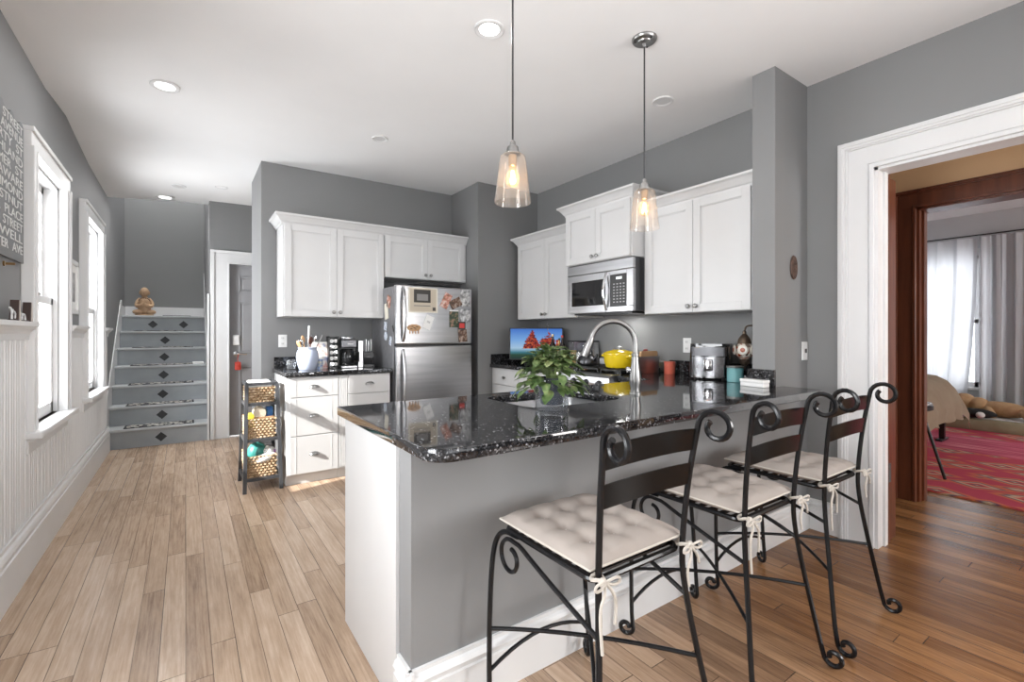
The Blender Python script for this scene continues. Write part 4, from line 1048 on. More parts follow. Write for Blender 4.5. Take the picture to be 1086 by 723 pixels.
# television with mountain picture
def tvm():
    m = mat('landscape_screen', (.1, .2, .5), .4, spec=.1)
    tc = nd(m, 'ShaderNodeTexCoord'); sp = nd(m, 'ShaderNodeSeparateXYZ'); lk(m, tc.outputs['Generated'], sp.inputs[0])
    def M(op, a, b=None):
        n_ = nd(m, 'ShaderNodeMath', operation=op)
        for i, v_ in enumerate((a, b)):
            if v_ is None: continue
            if isinstance(v_, (int, float)): n_.inputs[i].default_value = v_
            else: lk(m, v_, n_.inputs[i])
        return n_.outputs[0]
    x, z = sp.outputs['X'], sp.outputs['Z']
    sky = ramp(m, z, [(0, (.01, .03, .03)), (.14, (.02, .07, .04)), (.22, (.05, .20, .26)), (.36, (.40, .60, .80)), (.62, (.20, .42, .80)), (1, (.05, .18, .62))])
    n1 = noise(m, tc.outputs['Generated'], 9, 6, .7)
    # two peaks
    p1 = M('SUBTRACT', .98, M('MULTIPLY', M('ABSOLUTE', M('SUBTRACT', x, .42)), 3.3)); p2 = M('SUBTRACT', .84, M('MULTIPLY', M('ABSOLUTE', M('SUBTRACT', x, .74)), 1.9))
    pk = M('ADD', M('MAXIMUM', p1, p2), M('MULTIPLY', M('SUBTRACT', n1, .5), 1.1))
    mk = M('MULTIPLY', M('LESS_THAN', z, pk), M('GREATER_THAN', z, .34))
    rock = ramp(m, noise(m, tc.outputs['Generated'], 16, 5, .7), [(.42, (.02, .01, .015)), (.53, (.42, .03, .02)), (.66, (.75, .28, .05))])
    mx = nd(m, 'ShaderNodeMix', data_type='RGBA'); lk(m, mk, mx.inputs[0]); lk(m, sky, mx.inputs[6]); lk(m, rock, mx.inputs[7])
    lk(m, mx.outputs[2], BS(m).inputs['Emission Color']); BS(m).inputs['Emission Strength'].default_value = .85
    BS(m).inputs['Base Color'].default_value = (.01, .01, .01, 1); return m
t = thing('television', 'small flat television showing red mountains in the kitchen corner', 'television', (2.96, 3.80, CT), -.60)
obj('stand', boxes([(-.12, .12, -.06, .06, 0, .012), (-.03, .03, .0, .02, .01, .08)], .003), black, t)
obj('casing', B(-.275, .275, -.012, .025, .045, .375, bev=.004), black, t)
obj('screen', B(-.265, .265, -.0145, -.0125, .058, .366), tvm(), t)
# bottles beside the television
dkg = mat('dark_bottle_glass', (.02, .012, .01), .08); oil = mat('amber_oil', (.5, .28, .08), .1)
def bottle(loc, r, h, m, capm, label):
    t = thing('bottle', label, 'bottle', loc, 0, 'bottles beside the television')
    obj('bottle_body', lathe(bmesh.new(), [(r*.9, 0), (r, .006), (r, h*.60), (r*.8, h*.68), (r*.35, h*.78), (r*.33, h*.93)], seg=20), m, t, True)
    obj('cap', lathe(bmesh.new(), [(r*.40, h*.93), (r*.40, h), (.001, h)], seg=14, cap=False), capm, t, True)
bottle((2.93, 3.50, CT), .034, .31, dkg, mat('gold_foil', (.55, .42, .25), .35, .6), 'dark bottle with pale cap just right of the television screen')
bottle((3.00, 3.44, CT), .034, .30, dkg, mat('red_cap', (.45, .05, .04), .5), 'dark bottle with red cap, right of the pale-capped one')
bottle((3.05, 3.54, CT), .032, .27, oil, black, 'amber oil bottle behind the dark bottles')
# canisters rack
t = thing('canister_rack', 'row of clear food canisters under one black top against the range wall', 'canister rack', (3.19, 3.35, CT), 0)
obj('rack_top', B(-.05, .05, -.17, .17, .235, .247, bev=.002), black, t); obj('rack_back', boxes([(.04, .045, -.17, .17, 0, .235), (-.05, .05, -.17, .17, 0, .006)]), steel, t)
fillm = [mat('dried_pasta', (.60, .42, .18), .7), mat('white_flour', (.75, .74, .70), .8), mat('red_lentils', (.55, .22, .08), .8), mat('oat_flakes', (.6, .5, .36), .8)]
for i in range(4):
    c = obj('canister', lathe(bmesh.new(), [(.036, .008), (.037, .012), (.037, .20), (.034, .205), (.034, .225), (.001, .226)], (-.008, .125-i*.083, 0), 20, cap=False), clear_glass, t, True)
    obj('contents', lathe(bmesh.new(), [(.033, .012), (.033, .15-.02*i), (.001, .152-.02*i)], (-.008, .125-i*.083, 0), 16), fillm[i], c, True)
# on the range
zr = .9585
t = thing('dutch_oven', 'yellow enamelled dutch oven with lid on the range', 'pot', (2.90, 2.62, zr), -PI/2)
yel = mat('yellow_enamel', (.72, .52, .015), .15)
obj('pot_body', lathe(bmesh.new(), [(.085, 0), (.105, .006), (.122, .05), (.126, .105), (.129, .108), (.129, .113)], seg=36), yel, t, True)
ld = obj('lid', lathe(bmesh.new(), [(.130, .114), (.130, .120), (.105, .134), (.05, .148), (.02, .151)], seg=36), yel, t, True)
obj('lid_knob', lathe(bmesh.new(), [(.008, .150), (.008, .160), (.020, .166), (.020, .173), (.008, .177)], seg=20), nickel, ld, True)
for s in (-1, 1): obj('side_handle', tube(bmesh.new(), [(s*.115, -.045, .095), (s*.155, -.035, .098), (s*.155, .035, .098), (s*.115, .045, .095)], .009, 8), yel, t, True)
t = thing('kettle', 'dark steel kettle with a looped handle on the left of the range', 'kettle', (2.93, 3.02, zr), 0)
obj('kettle_body', lathe(bmesh.new(), [(.07, 0), (.088, .01), (.092, .035), (.078, .07), (.045, .092), (.02, .10), (.012, .115), (.004, .12)], seg=28), dark_steel, t, True)
obj('handle', tube(bmesh.new(), [Vector((0, .058*math.cos(a), .085+.075*math.sin(a))) for a in [PI*i/14 for i in range(15)]], .007, 8), black, t, True)
obj('spout', tube(bmesh.new(), [(0, -.075, .045), (0, -.105, .075), (0, -.12, .10)], [.018, .012, .009], 10), dark_steel, t, True)
t = thing('cutting_board', 'tan wooden cutting board leaning at the right end of the range', 'cutting board', (3.035, 2.435, zr), 0)
o_ = obj('board', prism(bmesh.new(), rrect(-.10, .10, 0, .14, .02), 'y', -.010, .010), tan_wood, t); 
t = thing('steel_panel', 'upright thin stainless side guard at the right edge of the range', 'side guard', (2.95, 2.395, CT+.001), 0)
obj('panel', B(-.16, .16, -.003, .003, 0, .135), steel, t)
t = thing('pepper_mill', 'dark pepper mill on the ledge behind the dutch oven', 'pepper mill', (3.225, 2.62, 1.0155), 0)
obj('mill_body', lathe(bmesh.new(), [(.022, 0), (.024, .01), (.015, .03), (.022, .045), (.017, .055)], seg=16), mat('dark_red_wood', (.12, .02, .015), .3), t, True); obj('mill_top', lathe(bmesh.new(), [(.02, .056), (.026, .07), (.018, .088), (.004, .092)], seg=16), mat('dark_red_wood_top', (.16, .02, .02), .3), t, True)
t = thing('spice_shaker', 'small steel shaker on the range ledge beside the pepper mill', 'shaker', (3.225, 2.70, 1.0155), 0)
obj('shaker_body', lathe(bmesh.new(), [(.018, 0), (.019, .045)], seg=16), tan_wood, t, True); obj('shaker_cap', lathe(bmesh.new(), [(.019, .046), (.018, .062), (.008, .068)], seg=16), steel, t, True)
t = thing('spice_mill', 'small brown mill with a waisted body on the range ledge behind the kettle', 'mill', (3.225, 2.98, 1.0155), 0)
obj('mill_body', lathe(bmesh.new(), [(.018, 0), (.020, .01), (.010, .035), (.014, .05), (.008, .062), (.012, .075), (.003, .085)], seg=16), mat('walnut', (.16, .08, .04), .4), t, True)
t = thing('orange_jar', 'small orange-brown jar between the plant and the kettle', 'jar', (2.80, 3.10, zr), 0)
obj('jar_body', lathe(bmesh.new(), [(.03, 0), (.034, .01), (.030, .06), (.02, .075)], seg=20), mat('copper_orange', (.45, .20, .07), .35, .3), t, True); obj('lid', lathe(bmesh.new(), [(.022, .0755), (.022, .085), (.004, .09)], seg=16), black, t, True)
# keys hanging below left cabinet of range wall
bm = tube(bmesh.new(), [(2.95, 3.60, 1.386), (2.95, 3.60, 1.34)], .0012, 5); tube(bm, [Vector((2.95+.012*math.cos(a), 3.60, 1.325+.014*math.sin(a))) for a in [2*PI*i/10 for i in range(10)]], .002, 5, closed=True); box(bm, 2.945, 2.952, 3.598, 3.602, 1.27, 1.312)
tag(obj('key_ring', bm, chrome), 'small key ring hanging from the knob of the corner wall cabinet', 'keys')

# things on the counter beside the fridge
t = thing('utensil_crock', 'pale blue glazed crock on the left counter', 'crock', (.875, 4.38, CT))
crock_m = noisy('pale_blue_glaze', (.42, .48, .62), (.52, .57, .70), 5, .15)
obj('crock_body', lathe(bmesh.new(), [(.062, 0), (.070, .006), (.085, .06), (.092, .11), (.086, .155), (.074, .178), (.078, .190), (.078, .196), (.070, .196), (.066, .17), (.001, .03)], seg=36, cap=False), crock_m, t, True)
def utensil(name, label, dx, dy, tilt, kind, m):
    top = Vector((.875+dx*2.3, 4.38+dy*2.3, CT+tilt)); bot = Vector((.875+dx*.3, 4.38+dy*.3, CT+.06))
    bm = tube(bmesh.new(), [bot, top], .005, 6); d_ = (top-bot).normalized(); rot = d_.to_track_quat('Z', 'Y').to_matrix().to_4x4()
    if kind == 'spoon': blob(bm, top+d_*.02, (.026, .009, .036), 10, rot)
    if kind == 'spat':
        box(bm, -.028, .028, -.004, .004, 0, .085, .003, Matrix.Translation(top) @ rot)
    if kind == 'whisk':
        for a in range(5):
            an = a*PI/5; tube(bm, [top+rot.to_3x3() @ Vector((.024*math.sin(PI*i/8)*math.cos(an)*(1 if i <= 8 else -1), .024*math.sin(PI*i/8)*math.sin(an), .07*(1-math.cos(PI*i/8))/2)) for i in range(9)], .0012, 4)
    if kind == 'ladle': blob(bm, top+d_*.01, (.034, .022, .026), 10, rot)
    tag(obj(name, bm, m, smooth=True), label, 'utensil', 'utensils in the blue crock')
utensil('spatula', 'white spatula standing tallest in the blue crock', .004, .0, .30, 'spat', white_plastic)
utensil('ladle', 'steel ladle leaning left in the blue crock', -.024, -.004, .235, 'ladle', chrome)
utensil('serving_spoon', 'dark red-brown spoon in the middle of the blue crock', .008, -.012, .235, 'spoon', mat('brown_plastic', (.10, .04, .03), .4))
utensil('serving_spoon', 'steel spoon leaning right in the blue crock', .026, .002, .26, 'spoon', chrome)
utensil('spatula', 'grey slotted turner leaning furthest right in the blue crock', .036, -.008, .225, 'spat', nickel)
utensil('whisk', 'wire whisk at the back of the blue crock', .012, .016, .24, 'whisk', chrome)
utensil('wooden_spoon', 'pale wooden spoon at the left of the blue crock', -.012, .012, .245, 'spoon', tan_wood)
utensil('wooden_spoon', 'short wooden spoon at the front left of the blue crock', -.030, -.014, .205, 'spoon', tan_wood)
t = thing('wine_glass', 'stemless clear glass left of the blue crock', 'glass', (.765, 4.50, CT))
obj('bowl', lathe(bmesh.new(), [(.030, 0), (.036, .01), (.042, .045), (.036, .085), (.0345, .085), (.040, .045), (.034, .012), (.001, .006)], seg=28, cap=False), clear_glass, t, True)
t = thing('snack_bag', 'blue and red patterned snack bag right of the blue crock', 'bag', (1.005, 4.52, CT))
bagm = photo_mat('snack_print', [(.05, .12, .45), (.75, .72, .68), (.45, .10, .08)], 18)
bm = bmesh.new(); prism(bm, [(-.03, 0), (.03, 0), (.022, .12), (.004, .225), (-.004, .225), (-.022, .12)], 'x', -.07, .07); obj('bag_body', bm, bagm, t); obj('seal_strip', B(-.07, .07, -.003, .003, .225, .240), paper, t)
t = thing('tea_tin', 'small cream tin with coloured print in front of the snack bag', 'tin', (.985, 4.42, CT))
obj('tin_body', lathe(bmesh.new(), [(.026, 0), (.026, .085)], seg=24), photo_mat('tin_print', [(.7, .65, .5), (.15, .25, .5), (.7, .68, .6)], 22), t, True); obj('lid', lathe(bmesh.new(), [(.027, .086), (.027, .098), (.003, .1)], seg=24), white_plastic, t, True)
t = thing('pod_rack', 'black upright rack of coffee pods left of the coffee maker', 'pod rack', (1.115, 4.50, CT))
obj('frame', boxes([(-.045, -.035, -.05, .05, 0, .29), (.035, .045, -.05, .05, 0, .29), (-.045, .045, -.05, .05, .28, .29), (-.045, .045, -.05, .05, 0, .008), (-.035, .035, .03, .04, 0, .28)]), black, t)
for i in range(5):
    for s in (-1, 1): obj('coffee_pod', lathe(bmesh.new(), [(.014, -.018), (.017, .010), (.018, .012), (.001, .013)], (s*.0175, -.03, .035+i*.053), 14, Matrix.Rotation(PI/2, 4, 'X'), cap=False), [chrome, white_plastic, nickel][(i+(s > 0)) % 3], t, True)
t = thing('coffee_maker', 'black and steel drip coffee maker under the wall cabinet', 'coffee maker', (1.235, 4.46, CT))
obj('base', B(-.070, .070, -.10, .10, 0, .022, bev=.006), steel, t)
obj('tower', B(-.066, .066, .02, .10, .022, .27, bev=.008), black, t)
obj('brew_head', B(-.068, .068, -.09, .10, .185, .262, bev=.010), dark_steel, t)
obj('lid', lathe(bmesh.new(), [(.062, .263), (.064, .268), (.060, .285), (.02, .290)], (0, 0, 0), 28), steel, t, True)
obj('brand_strip', B(-.018, .035, -.0925, -.0903, .215, .228), mat('pale_strip', (.6, .6, .6), .4), t)
cf = obj('carafe', lathe(bmesh.new(), [(.050, .024), (.058, .035), (.058, .12), (.045, .165), (.038, .175)], (0, -.035, 0), 28), black_gloss, t, True)
obj('carafe_handle', tube(bmesh.new(), [(.05, -.06, .15), (.085, -.085, .145), (.085, -.085, .06), (.05, -.07, .055)], .007, 8), black, cf, True)
t = thing('knife_block', 'steel and black knife block right of the coffee maker', 'knife block', (1.395, 4.44, CT))
obj('steel_plate', B(-.075, -.030, -.05, .05, 0, .25, bev=.004), steel, t)
obj('black_block', B(-.026, .075, -.045, .05, 0, .14, bev=.004), black, t)
obj('knife_slot_front', B(-.024, .073, -.047, -.0455, .02, .10), black_gloss, t)
for i in range(4):
    x = 1.395-.012+i*.024; z = CT+.1405
    t = thing('kitchen_knife', ['leftmost', 'second from left', 'third from left', 'rightmost'][i]+' steel-handled knife standing in the knife block', 'knife', (x, 4.44, z), 0, 'knives in the knife block')
    obj('handle', tube(bmesh.new(), [(0, 0, 0), (0, 0, .03), (0, -.004, .075), (0, -.003, .11+.01*(i % 2))], [.007, .008, .0095, .008], 8), steel, t, True)
    obj('bolster', B(-.006, .006, -.010, .010, 0, .012), dark_steel, t)

# basket stand
t = thing('basket_stand', 'three-tier black wooden stand holding woven baskets by the drawers', 'shelf stand', (.50, 4.33, 0))
def slant(b0, b1, w): 
    bm = bmesh.new(); b0, b1 = Vector(b0), Vector(b1); h = w/2; vs = []
    for p in (b0, b1): vs.append([bm.verts.new(p+Vector(q)) for q in ((-h, -h, 0), (h, -h, 0), (h, h, 0), (-h, h, 0))])
    bm.faces.new(vs[0][::-1]); bm.faces.new(vs[1])
    for i in range(4): bm.faces.new((vs[0][i], vs[0][(i+1) % 4], vs[1][(i+1) % 4], vs[1][i]))
    return bm
for sx in (-1, 1):
    for sy in (-1, 1): obj('leg', slant((sx*.128, sy*.20-.0, 0), (sx*.108, sy*.125-.0+ (0.0), .835), .026), black_wood, t)
for z, hy_ in ((.085, .19), (.385, .165), (.665, .14), (.825, .127)):
    hx_ = .128-.02*z/.835
    bm = boxes([(-hx_, hx_, -hy_-.008, -hy_+.010, z, z+.022), (-hx_, hx_, hy_-.010, hy_+.008, z, z+.022), (-hx_-.008, -hx_+.008, -hy_, hy_, z, z+.022), (hx_-.008, hx_+.008, -hy_, hy_, z, z+.022)])
    obj('shelf_frame', bm, black_wood, t)
wick = mat('woven_seagrass', (.5, .35, .2), .8)
wc = coords(wick); wn_ = noise(wick, wc, 45, 3)
lk(wick, ramp(wick, wn_, [(.3, (.24, .14, .07)), (.55, (.55, .40, .25)), (.75, (.72, .58, .42))]), BS(wick).inputs['Base Color'])
def basket(z, hy_, hx_, h, label):
    t = thing('wicker_basket', label, 'basket', (.492, 4.325, z), 0, 'woven baskets in the stand')
    bm = bmesh.new(); rows_ = max(5, int(h/.019))
    for r_ in range(rows_):
        zz = .010+r_*(h-.02)/(rows_-1); k_ = 1+.04*r_/rows_
        n = 56; per = []
        for (x, y) in [(-1+2*i/14, -1) for i in range(14)]+[(1, -1+2*i/14) for i in range(14)]+[(1-2*i/14, 1) for i in range(14)]+[(-1, 1-2*i/14) for i in range(14)]:
            i_ = len(per); wob = .0045*(1 if (i_+r_) % 2 else -1)
            nx = x if abs(x) == 1 else 0; ny = y if abs(y) == 1 else 0
            per.append(Vector((x*hx_*k_+nx*wob, y*hy_*k_+ny*wob, zz)))
        tube(bm, per, .0068, 6, closed=True)
    obj('weave', bm, wick, t, True)
    bm = bmesh.new()
    for i in range(14):
        for s in (-1, 1): tube(bm, [(-hx_+2*hx_*(i+.5)/14, s*hy_, 0), (-hx_+2*hx_*(i+.5)/14, s*hy_*1.04, h)], .004, 5)
        for s in (-1, 1): tube(bm, [(s*hx_, -hy_+2*hy_*(i+.5)/14, 0), (s*hx_*1.04, -hy_+2*hy_*(i+.5)/14, h)], .004, 5)
    obj('stakes', bm, mat('seagrass_stake', (.30, .19, .10), .8), t)
    obj('basket_floor', B(-hx_, hx_, -hy_, hy_, .004, .010), wick, t)
basket(.1075, .165, .098, .17, 'lowest woven basket in the black stand')
basket(.4075, .142, .096, .16, 'middle woven basket in the black stand')
basket(.6875, .118, .092, .125, 'top woven basket in the black stand')
def item(name, label, cat, bm, m, sm=True, group='packets stored in the basket stand'): return tag(obj(name, bm, m, smooth=sm), label, cat, group)
item('green_bag', 'dark green bag in the lowest basket', 'bag', (lambda b: (blob(b, (.47, 4.26, .27), (.075, .07, .10), 14), b)[1])(bmesh.new()), noisy('green_plastic', (.02, .16, .14), (.06, .30, .27), 12, .35))
item('white_bag', 'crumpled white bag spilling over the front of the lowest basket', 'bag', (lambda b: (blob(b, (.51, 4.19, .245), (.095, .05, .035), 14, Matrix.Rotation(-.25, 4, 'Y')), blob(b, (.55, 4.24, .285), (.05, .06, .045), 12), b)[-1])(bmesh.new()), white_plastic)
item('purple_packet', 'small pink-purple packet at the right of the lowest basket', 'packet', B(.565, .60, 4.20, 4.23, .22, .30, bev=.006), mat('purple_pack', (.35, .12, .35), .4), False)
item('dark_jar', 'brown lidded jar at the back of the lowest basket', 'jar', lathe(bmesh.new(), [(.035, 0), (.038, .01), (.038, .10), (.03, .12)], (.46, 4.38, .20+.0), 20), mat('brown_glass', (.10, .06, .03), .2))
item('round_can', 'cream round can lying end-on in the middle basket', 'can', lathe(bmesh.new(), [(.042, 0), (.045, .004), (.045, .10), (.042, .104)], (.485, 4.30, .605), 28, Matrix.Rotation(PI/2, 4, 'X')), mat('cream_can', (.62, .54, .42), .5))
item('blue_packet', 'blue and green packet at the right of the middle basket', 'packet', B(.535, .585, 4.24, 4.30, .50, .645, bev=.008), photo_mat('blue_green_print', [(.02, .10, .40), (.05, .20, .5), (.15, .45, .2)], 20), False)
item('yellow_packet', 'yellow packet at the left of the middle basket', 'packet', B(.405, .455, 4.23, 4.30, .48, .60, bev=.008), mat('yellow_pack', (.70, .58, .06), .4), False)
item('clear_bag', 'crinkled grey clear bag under the round can', 'bag', (lambda b: (blob(b, (.50, 4.215, .555), (.05, .028, .028), 10), b)[1])(bmesh.new()), nickel)
item('brown_packet', 'flat brown packet across the front of the middle basket', 'packet', B(.44, .585, 4.19, 4.21, .53, .575, bev=.006), mat('brown_pack', (.30, .18, .09), .6), False)
item('white_towel', 'folded white towel on the top basket of the stand', 'towel', boxes([(.405, .575, 4.22, 4.42, .80, .832), (.41, .57, 4.23, 4.41, .832, .855)], .012), paper, False)

# ---- left wall things
t = thing('wall_sign', 'grey wall sign with rows of white words on the left wall', 'sign', (-.6995, 3.165, 1.63), 0)
sg = mat('sign_grey', (.17, .175, .18), .6)
bm = bmesh.new(); zt = []
n = 24; fr, bk = [], []
SW = .62
for i in range(n+1):
    y = .232-SW*i/n; top = .655+.018*math.sin(i*1.05); bot = -.035+.0*math.sin(i*1.3)
    fr.append((bm.verts.new((.018, y, bot)), bm.verts.new((.018, y, top)))); bk.append((bm.verts.new((.002, y, bot)), bm.verts.new((.002, y, top))))
for i in range(n):
    bm.faces.new((fr[i][0], fr[i+1][0], fr[i+1][1], fr[i][1])); bm.faces.new((bk[i][0], bk[i][1], bk[i+1][1], bk[i+1][0]))
    bm.faces.new((fr[i][1], fr[i+1][1], bk[i+1][1], bk[i][1])); bm.faces.new((fr[i][0], bk[i][0], bk[i+1][0], fr[i+1][0]))
for e_ in (0, n): bm.faces.new((fr[e_][0], fr[e_][1], bk[e_][1], bk[e_][0]))
obj('panel', bm, sg, t)
words = ['MAIN STREET', 'ELM AVENUE', 'LIBERTY ST', 'HIGHLAND', 'SUMMER ST', 'DELAWARE', 'RICHMOND', 'CHESTNUT', 'PARK PLACE', 'SELF STREET', 'BIDWELL', 'PORTER AVE']
wm = mat('white_lettering', (.60, .60, .59), .6)
R90 = Matrix(((0, 0, 1, 0), (1, 0, 0, 0), (0, 1, 0, 0), (0, 0, 0, 1)))
for i, w_ in enumerate(words):
    tot = len(w_); pos = 0
    for part in w_.split(' '):
        bmt = text_bm(part, .085, Matrix.Identity(4))
        xs = [v.co.x for v in bmt.verts]; zs = [v.co.y for v in bmt.verts]; ww = max(xs)-min(xs); hh = max(zs)-min(zs); mx_ = (max(xs)+min(xs))/2; mz_ = (max(zs)+min(zs))/2
        a = pos/tot; b = (pos+len(part))/tot; pos += len(part)+1
        bmesh.ops.transform(bmt, matrix=Matrix.Translation((.0186, .232-SW+.02+(SW-.04)*(a+b)/2, .625-i*.0545)) @ R90 @ Matrix.Diagonal(((SW-.04)*(b-a)*.98/ww, .042/hh, 1, 1)) @ Matrix.Translation((-mx_, -mz_, 0)), verts=bmt.verts)
        obj('lettering', bmt, wm, t)
bm = bmesh.new(); tube(bm, [(-.69, 3.15, 1.565), (-.66, 3.15, 1.565)], .006, 8); lathe(bm, [(.012, 0), (.012, .006)], (-.699, 3.15, 1.565), 12, Matrix.Rotation(PI/2, 4, 'Y'))
tag(obj('wall_hook', bm, mat('brass', (.35, .22, .10), .35, .8)), 'small brass hook just below the grey word sign', 'hook')
t = thing('word_ornament', 'white cursive word ornament standing on the chair rail', 'ornament', (-.658, 3.19, 1.2965), 0)
pts = []
for i in range(60):
    s = i/59; pts.append(Vector((0, -.13+.26*s+.014*math.sin(s*30), .030-.010*s+.020*math.cos(s*30)*(1.5 if s < .2 else .8))))
obj('script_line', tube(bmesh.new(), pts, .004, 6), white_paint, t, True); obj('foot_bar', B(-.008, .008, -.13, .14, 0, .006), mat('dark_bar', (.03, .02, .02), .5), t)
def easel(y, label):
    t = thing('wooden_ornament', label, 'ornament', (-.660, y, 1.2965), 0, 'pointed ornaments on the chair rail')
    bm = bmesh.new(); prism(bm, [(-.030, 0), (-.012, 0), (-.002, .10), (-.010, .10)], 'x', -.018, .012); obj('dark_side', bm, mat('dark_bark', (.05, .03, .025), .5), t)
    bm = bmesh.new(); prism(bm, [(-.011, 0), (.016, 0), (.004, .085), (-.001, .098)], 'x', -.018, .014); obj('pale_side', bm, mat('pale_wood_grain', (.55, .50, .46), .5), t)
easel(3.375, 'pointed dark and pale ornament on the chair rail beside the window casing')
easel(3.165, 'pointed dark ornament behind the cursive word on the chair rail')
t = thing('picture_frame', 'small white framed picture between the two left windows', 'picture', (-.6995, 4.74, 1.385), 0)
obj('frame', boxes([(0, .022, -.16, -.125, 0, .40), (0, .022, .125, .16, 0, .40), (0, .022, -.16, .16, 0, .035), (0, .022, -.16, .16, .365, .40)], .003), white_paint, t)
obj('mount', B(0, .008, -.125, .125, .035, .365), paper, t); obj('print', B(.008, .010, -.07, .07, .09, .31), photo_mat('mono_print', [(.12, .12, .12), (.35, .35, .35), (.6, .6, .6)], 14), t)

# ================================================================== BEDROOM
rug_m = mat('red_kilim', (.4, .05, .08), .95)
rv = coords(rug_m)
rs_ = nd(rug_m, 'ShaderNodeSeparateXYZ'); lk(rug_m, rv, rs_.inputs[0])
wv = nd(rug_m, 'ShaderNodeTexVoronoi', distance='MANHATTAN'); wv.inputs['Scale'].default_value = 4.2; lk(rug_m, coords(rug_m, (1.0, .62, 1)), wv.inputs['Vector'])
pat = ramp(rug_m, wv.outputs['Distance'], [(0, (.70, .35, .12)), (.12, (.62, .50, .34)), (.22, (.08, .03, .07)), (.32, (.60, .07, .06)), (.46, (.55, .45, .30)), (.54, (.10, .06, .12)), (.64, (.60, .16, .06)), (.8, (.45, .04, .08))])
rn = noise(rug_m, coords(rug_m, (8, .6, 1)), 3, 4)
pink = ramp(rug_m, rn, [(.35, (.35, .03, .07)), (.55, (.55, .09, .16)), (.68, (.70, .28, .30))])
md = nd(rug_m, 'ShaderNodeMath', operation='COMPARE'); lk(rug_m, rs_.outputs['X'], md.inputs[0]); md.inputs[1].default_value = .65; md.inputs[2].default_value = .5
mx = nd(rug_m, 'ShaderNodeMix', data_type='RGBA'); lk(rug_m, md.outputs[0], mx.inputs[0]); lk(rug_m, pat, mx.inputs[6]); lk(rug_m, pink, mx.inputs[7]); lk(rug_m, mx.outputs[2], BS(rug_m).inputs['Base Color'])
tag(obj('rug', B(4.78, 8.25, -1.6, 2.6, .0, .012), rug_m), 'red and orange patterned kilim rug on the bedroom floor', 'rug')
t = thing('floor_mattress', 'low olive mattress pad on the floor below the bedroom window', 'mattress', (8.60, 1.1, 0))
olive = noisy('olive_fabric', (.30, .28, .18), (.38, .36, .25), 6, .9)
bm = bmesh.new(); box(bm, -.38, .40, -1.5, 1.1, .0, .16, .04); obj('pad', bm, olive, t, True)
obj('pale_cover', boxes([(-.34, .10, -.9, .40, .16, .172)], .005), mat('grey_white_sheet', (.62, .64, .64), .8), t)
tag(obj('bolster_pillow', (lambda b: (blob(b, (8.62, 2.22, .30), (.28, .28, .14), 16), b)[1])(bmesh.new()), olive, smooth=True), 'olive pillow at the left end of the floor mattress', 'pillow')
# plush dog
t = thing('plush_dog', 'tan plush dog lying on the floor mattress under the window', 'plush toy', (8.52, 1.30, .172), -.25)
pl = noisy('tan_plush', (.42, .26, .13), (.55, .37, .21), 12, .95, bmp=.3)
bm = bmesh.new(); blob(bm, (0, 0, .10), (.10, .28, .10)); blob(bm, (-.02, .22, .12), (.11, .12, .11))
for y, x in ((-.22, -.12), (.12, -.14)): tube(bm, bez((0, y, .09), (x*.8, y-.02, .09), (x*1.4, y-.12, .035), 6), [.06, .058, .055, .05, .046, .044, .042], 10)
obj('body', bm, pl, t, True)
bm = bmesh.new(); blob(bm, (-.04, .36, .17), (.11, .12, .10)); blob(bm, (-.13, .40, .13), (.07, .06, .055)); obj('head', bm, pl, t, True)
ear = noisy('brown_plush', (.22, .11, .05), (.32, .18, .09), 12, .95)
for q in (.28, .45): obj('ear', (lambda b: (blob(b, (-.03, q, .15), (.035, .025, .08), 10), b)[1])(bmesh.new()), ear, t, True)
obj('nose', (lambda b: (blob(b, (-.195, .40, .14), (.018, .018, .014), 8), b)[1])(bmesh.new()), black, t, True)
obj('tail', tube(bmesh.new(), bez((0, -.27, .14), (-.02, -.36, .22), (-.03, -.40, .20), 6), [.03, .028, .026, .024, .022, .018, .012], 8), ear, t, True)
t = thing('plush_toy', 'black and white plush toy beneath the tan plush dog', 'plush toy', (8.29, 1.50, .172))
obj('body', (lambda b: (blob(b, (0, 0, .05), (.09, .20, .06)), b)[1])(bmesh.new()), mat('black_plush', (.02, .02, .02), .95), t, True)
for y in (.10, -.06): obj('paw', (lambda b: (blob(b, (-.08, y, .04), (.05, .045, .04), 10), b)[1])(bmesh.new()), mat('white_plush', (.75, .74, .72), .95), t, True)
tag(obj('cushion', (lambda b: (blob(b, (8.50, .72, .215), (.14, .24, .075), 14), b)[1])(bmesh.new()), noisy('lime_fabric', (.42, .45, .12), (.50, .52, .18), 8, .9), smooth=True), 'lime green cushion on the floor mattress right of the plush dog', 'cushion')
tag(obj('cloth', (lambda b: (blob(b, (8.33, .84, .20), (.08, .09, .03), 12), b)[1])(bmesh.new()), mat('red_cloth', (.5, .06, .05), .8), smooth=True), 'small red cloth beside the lime cushion', 'cloth')
# bed with draped beige blanket
t = thing('bed', 'metal-legged bed with a beige blanket draped over it', 'bed', (6.7, 1.45, 0))
bl_m = noisy('beige_blanket', (.52, .42, .30), (.60, .50, .37), 5, .95, bmp=.15)
bm = bmesh.new(); n = 26; m_ = 14; g = []
prof = [(0, .30), (.012, .36), (.0, .42), (.03, .50), (.08, .60), (.15, .69), (.25, .745), (.40, .76), (.9, .76), (1.9, .76)]
for i in range(n+1):
    x = -.75+1.5*i/n; row = []
    for j, (yy, zz) in enumerate(prof):
        f = max(0, 1-j/5); ex = max(0, abs(x)-.58)
        row.append(bm.verts.new((x, yy-.05+.025*f*math.sin(i*1.2), zz+.02*f*math.sin(i*.9)-ex*.9)))
    g.append(row)
for i in range(n):
    for j in range(len(prof)-1): bm.faces.new((g[i][j], g[i+1][j], g[i+1][j+1], g[i][j+1]))
bmesh.ops.solidify(bm, geom=bm.faces[:], thickness=.02)
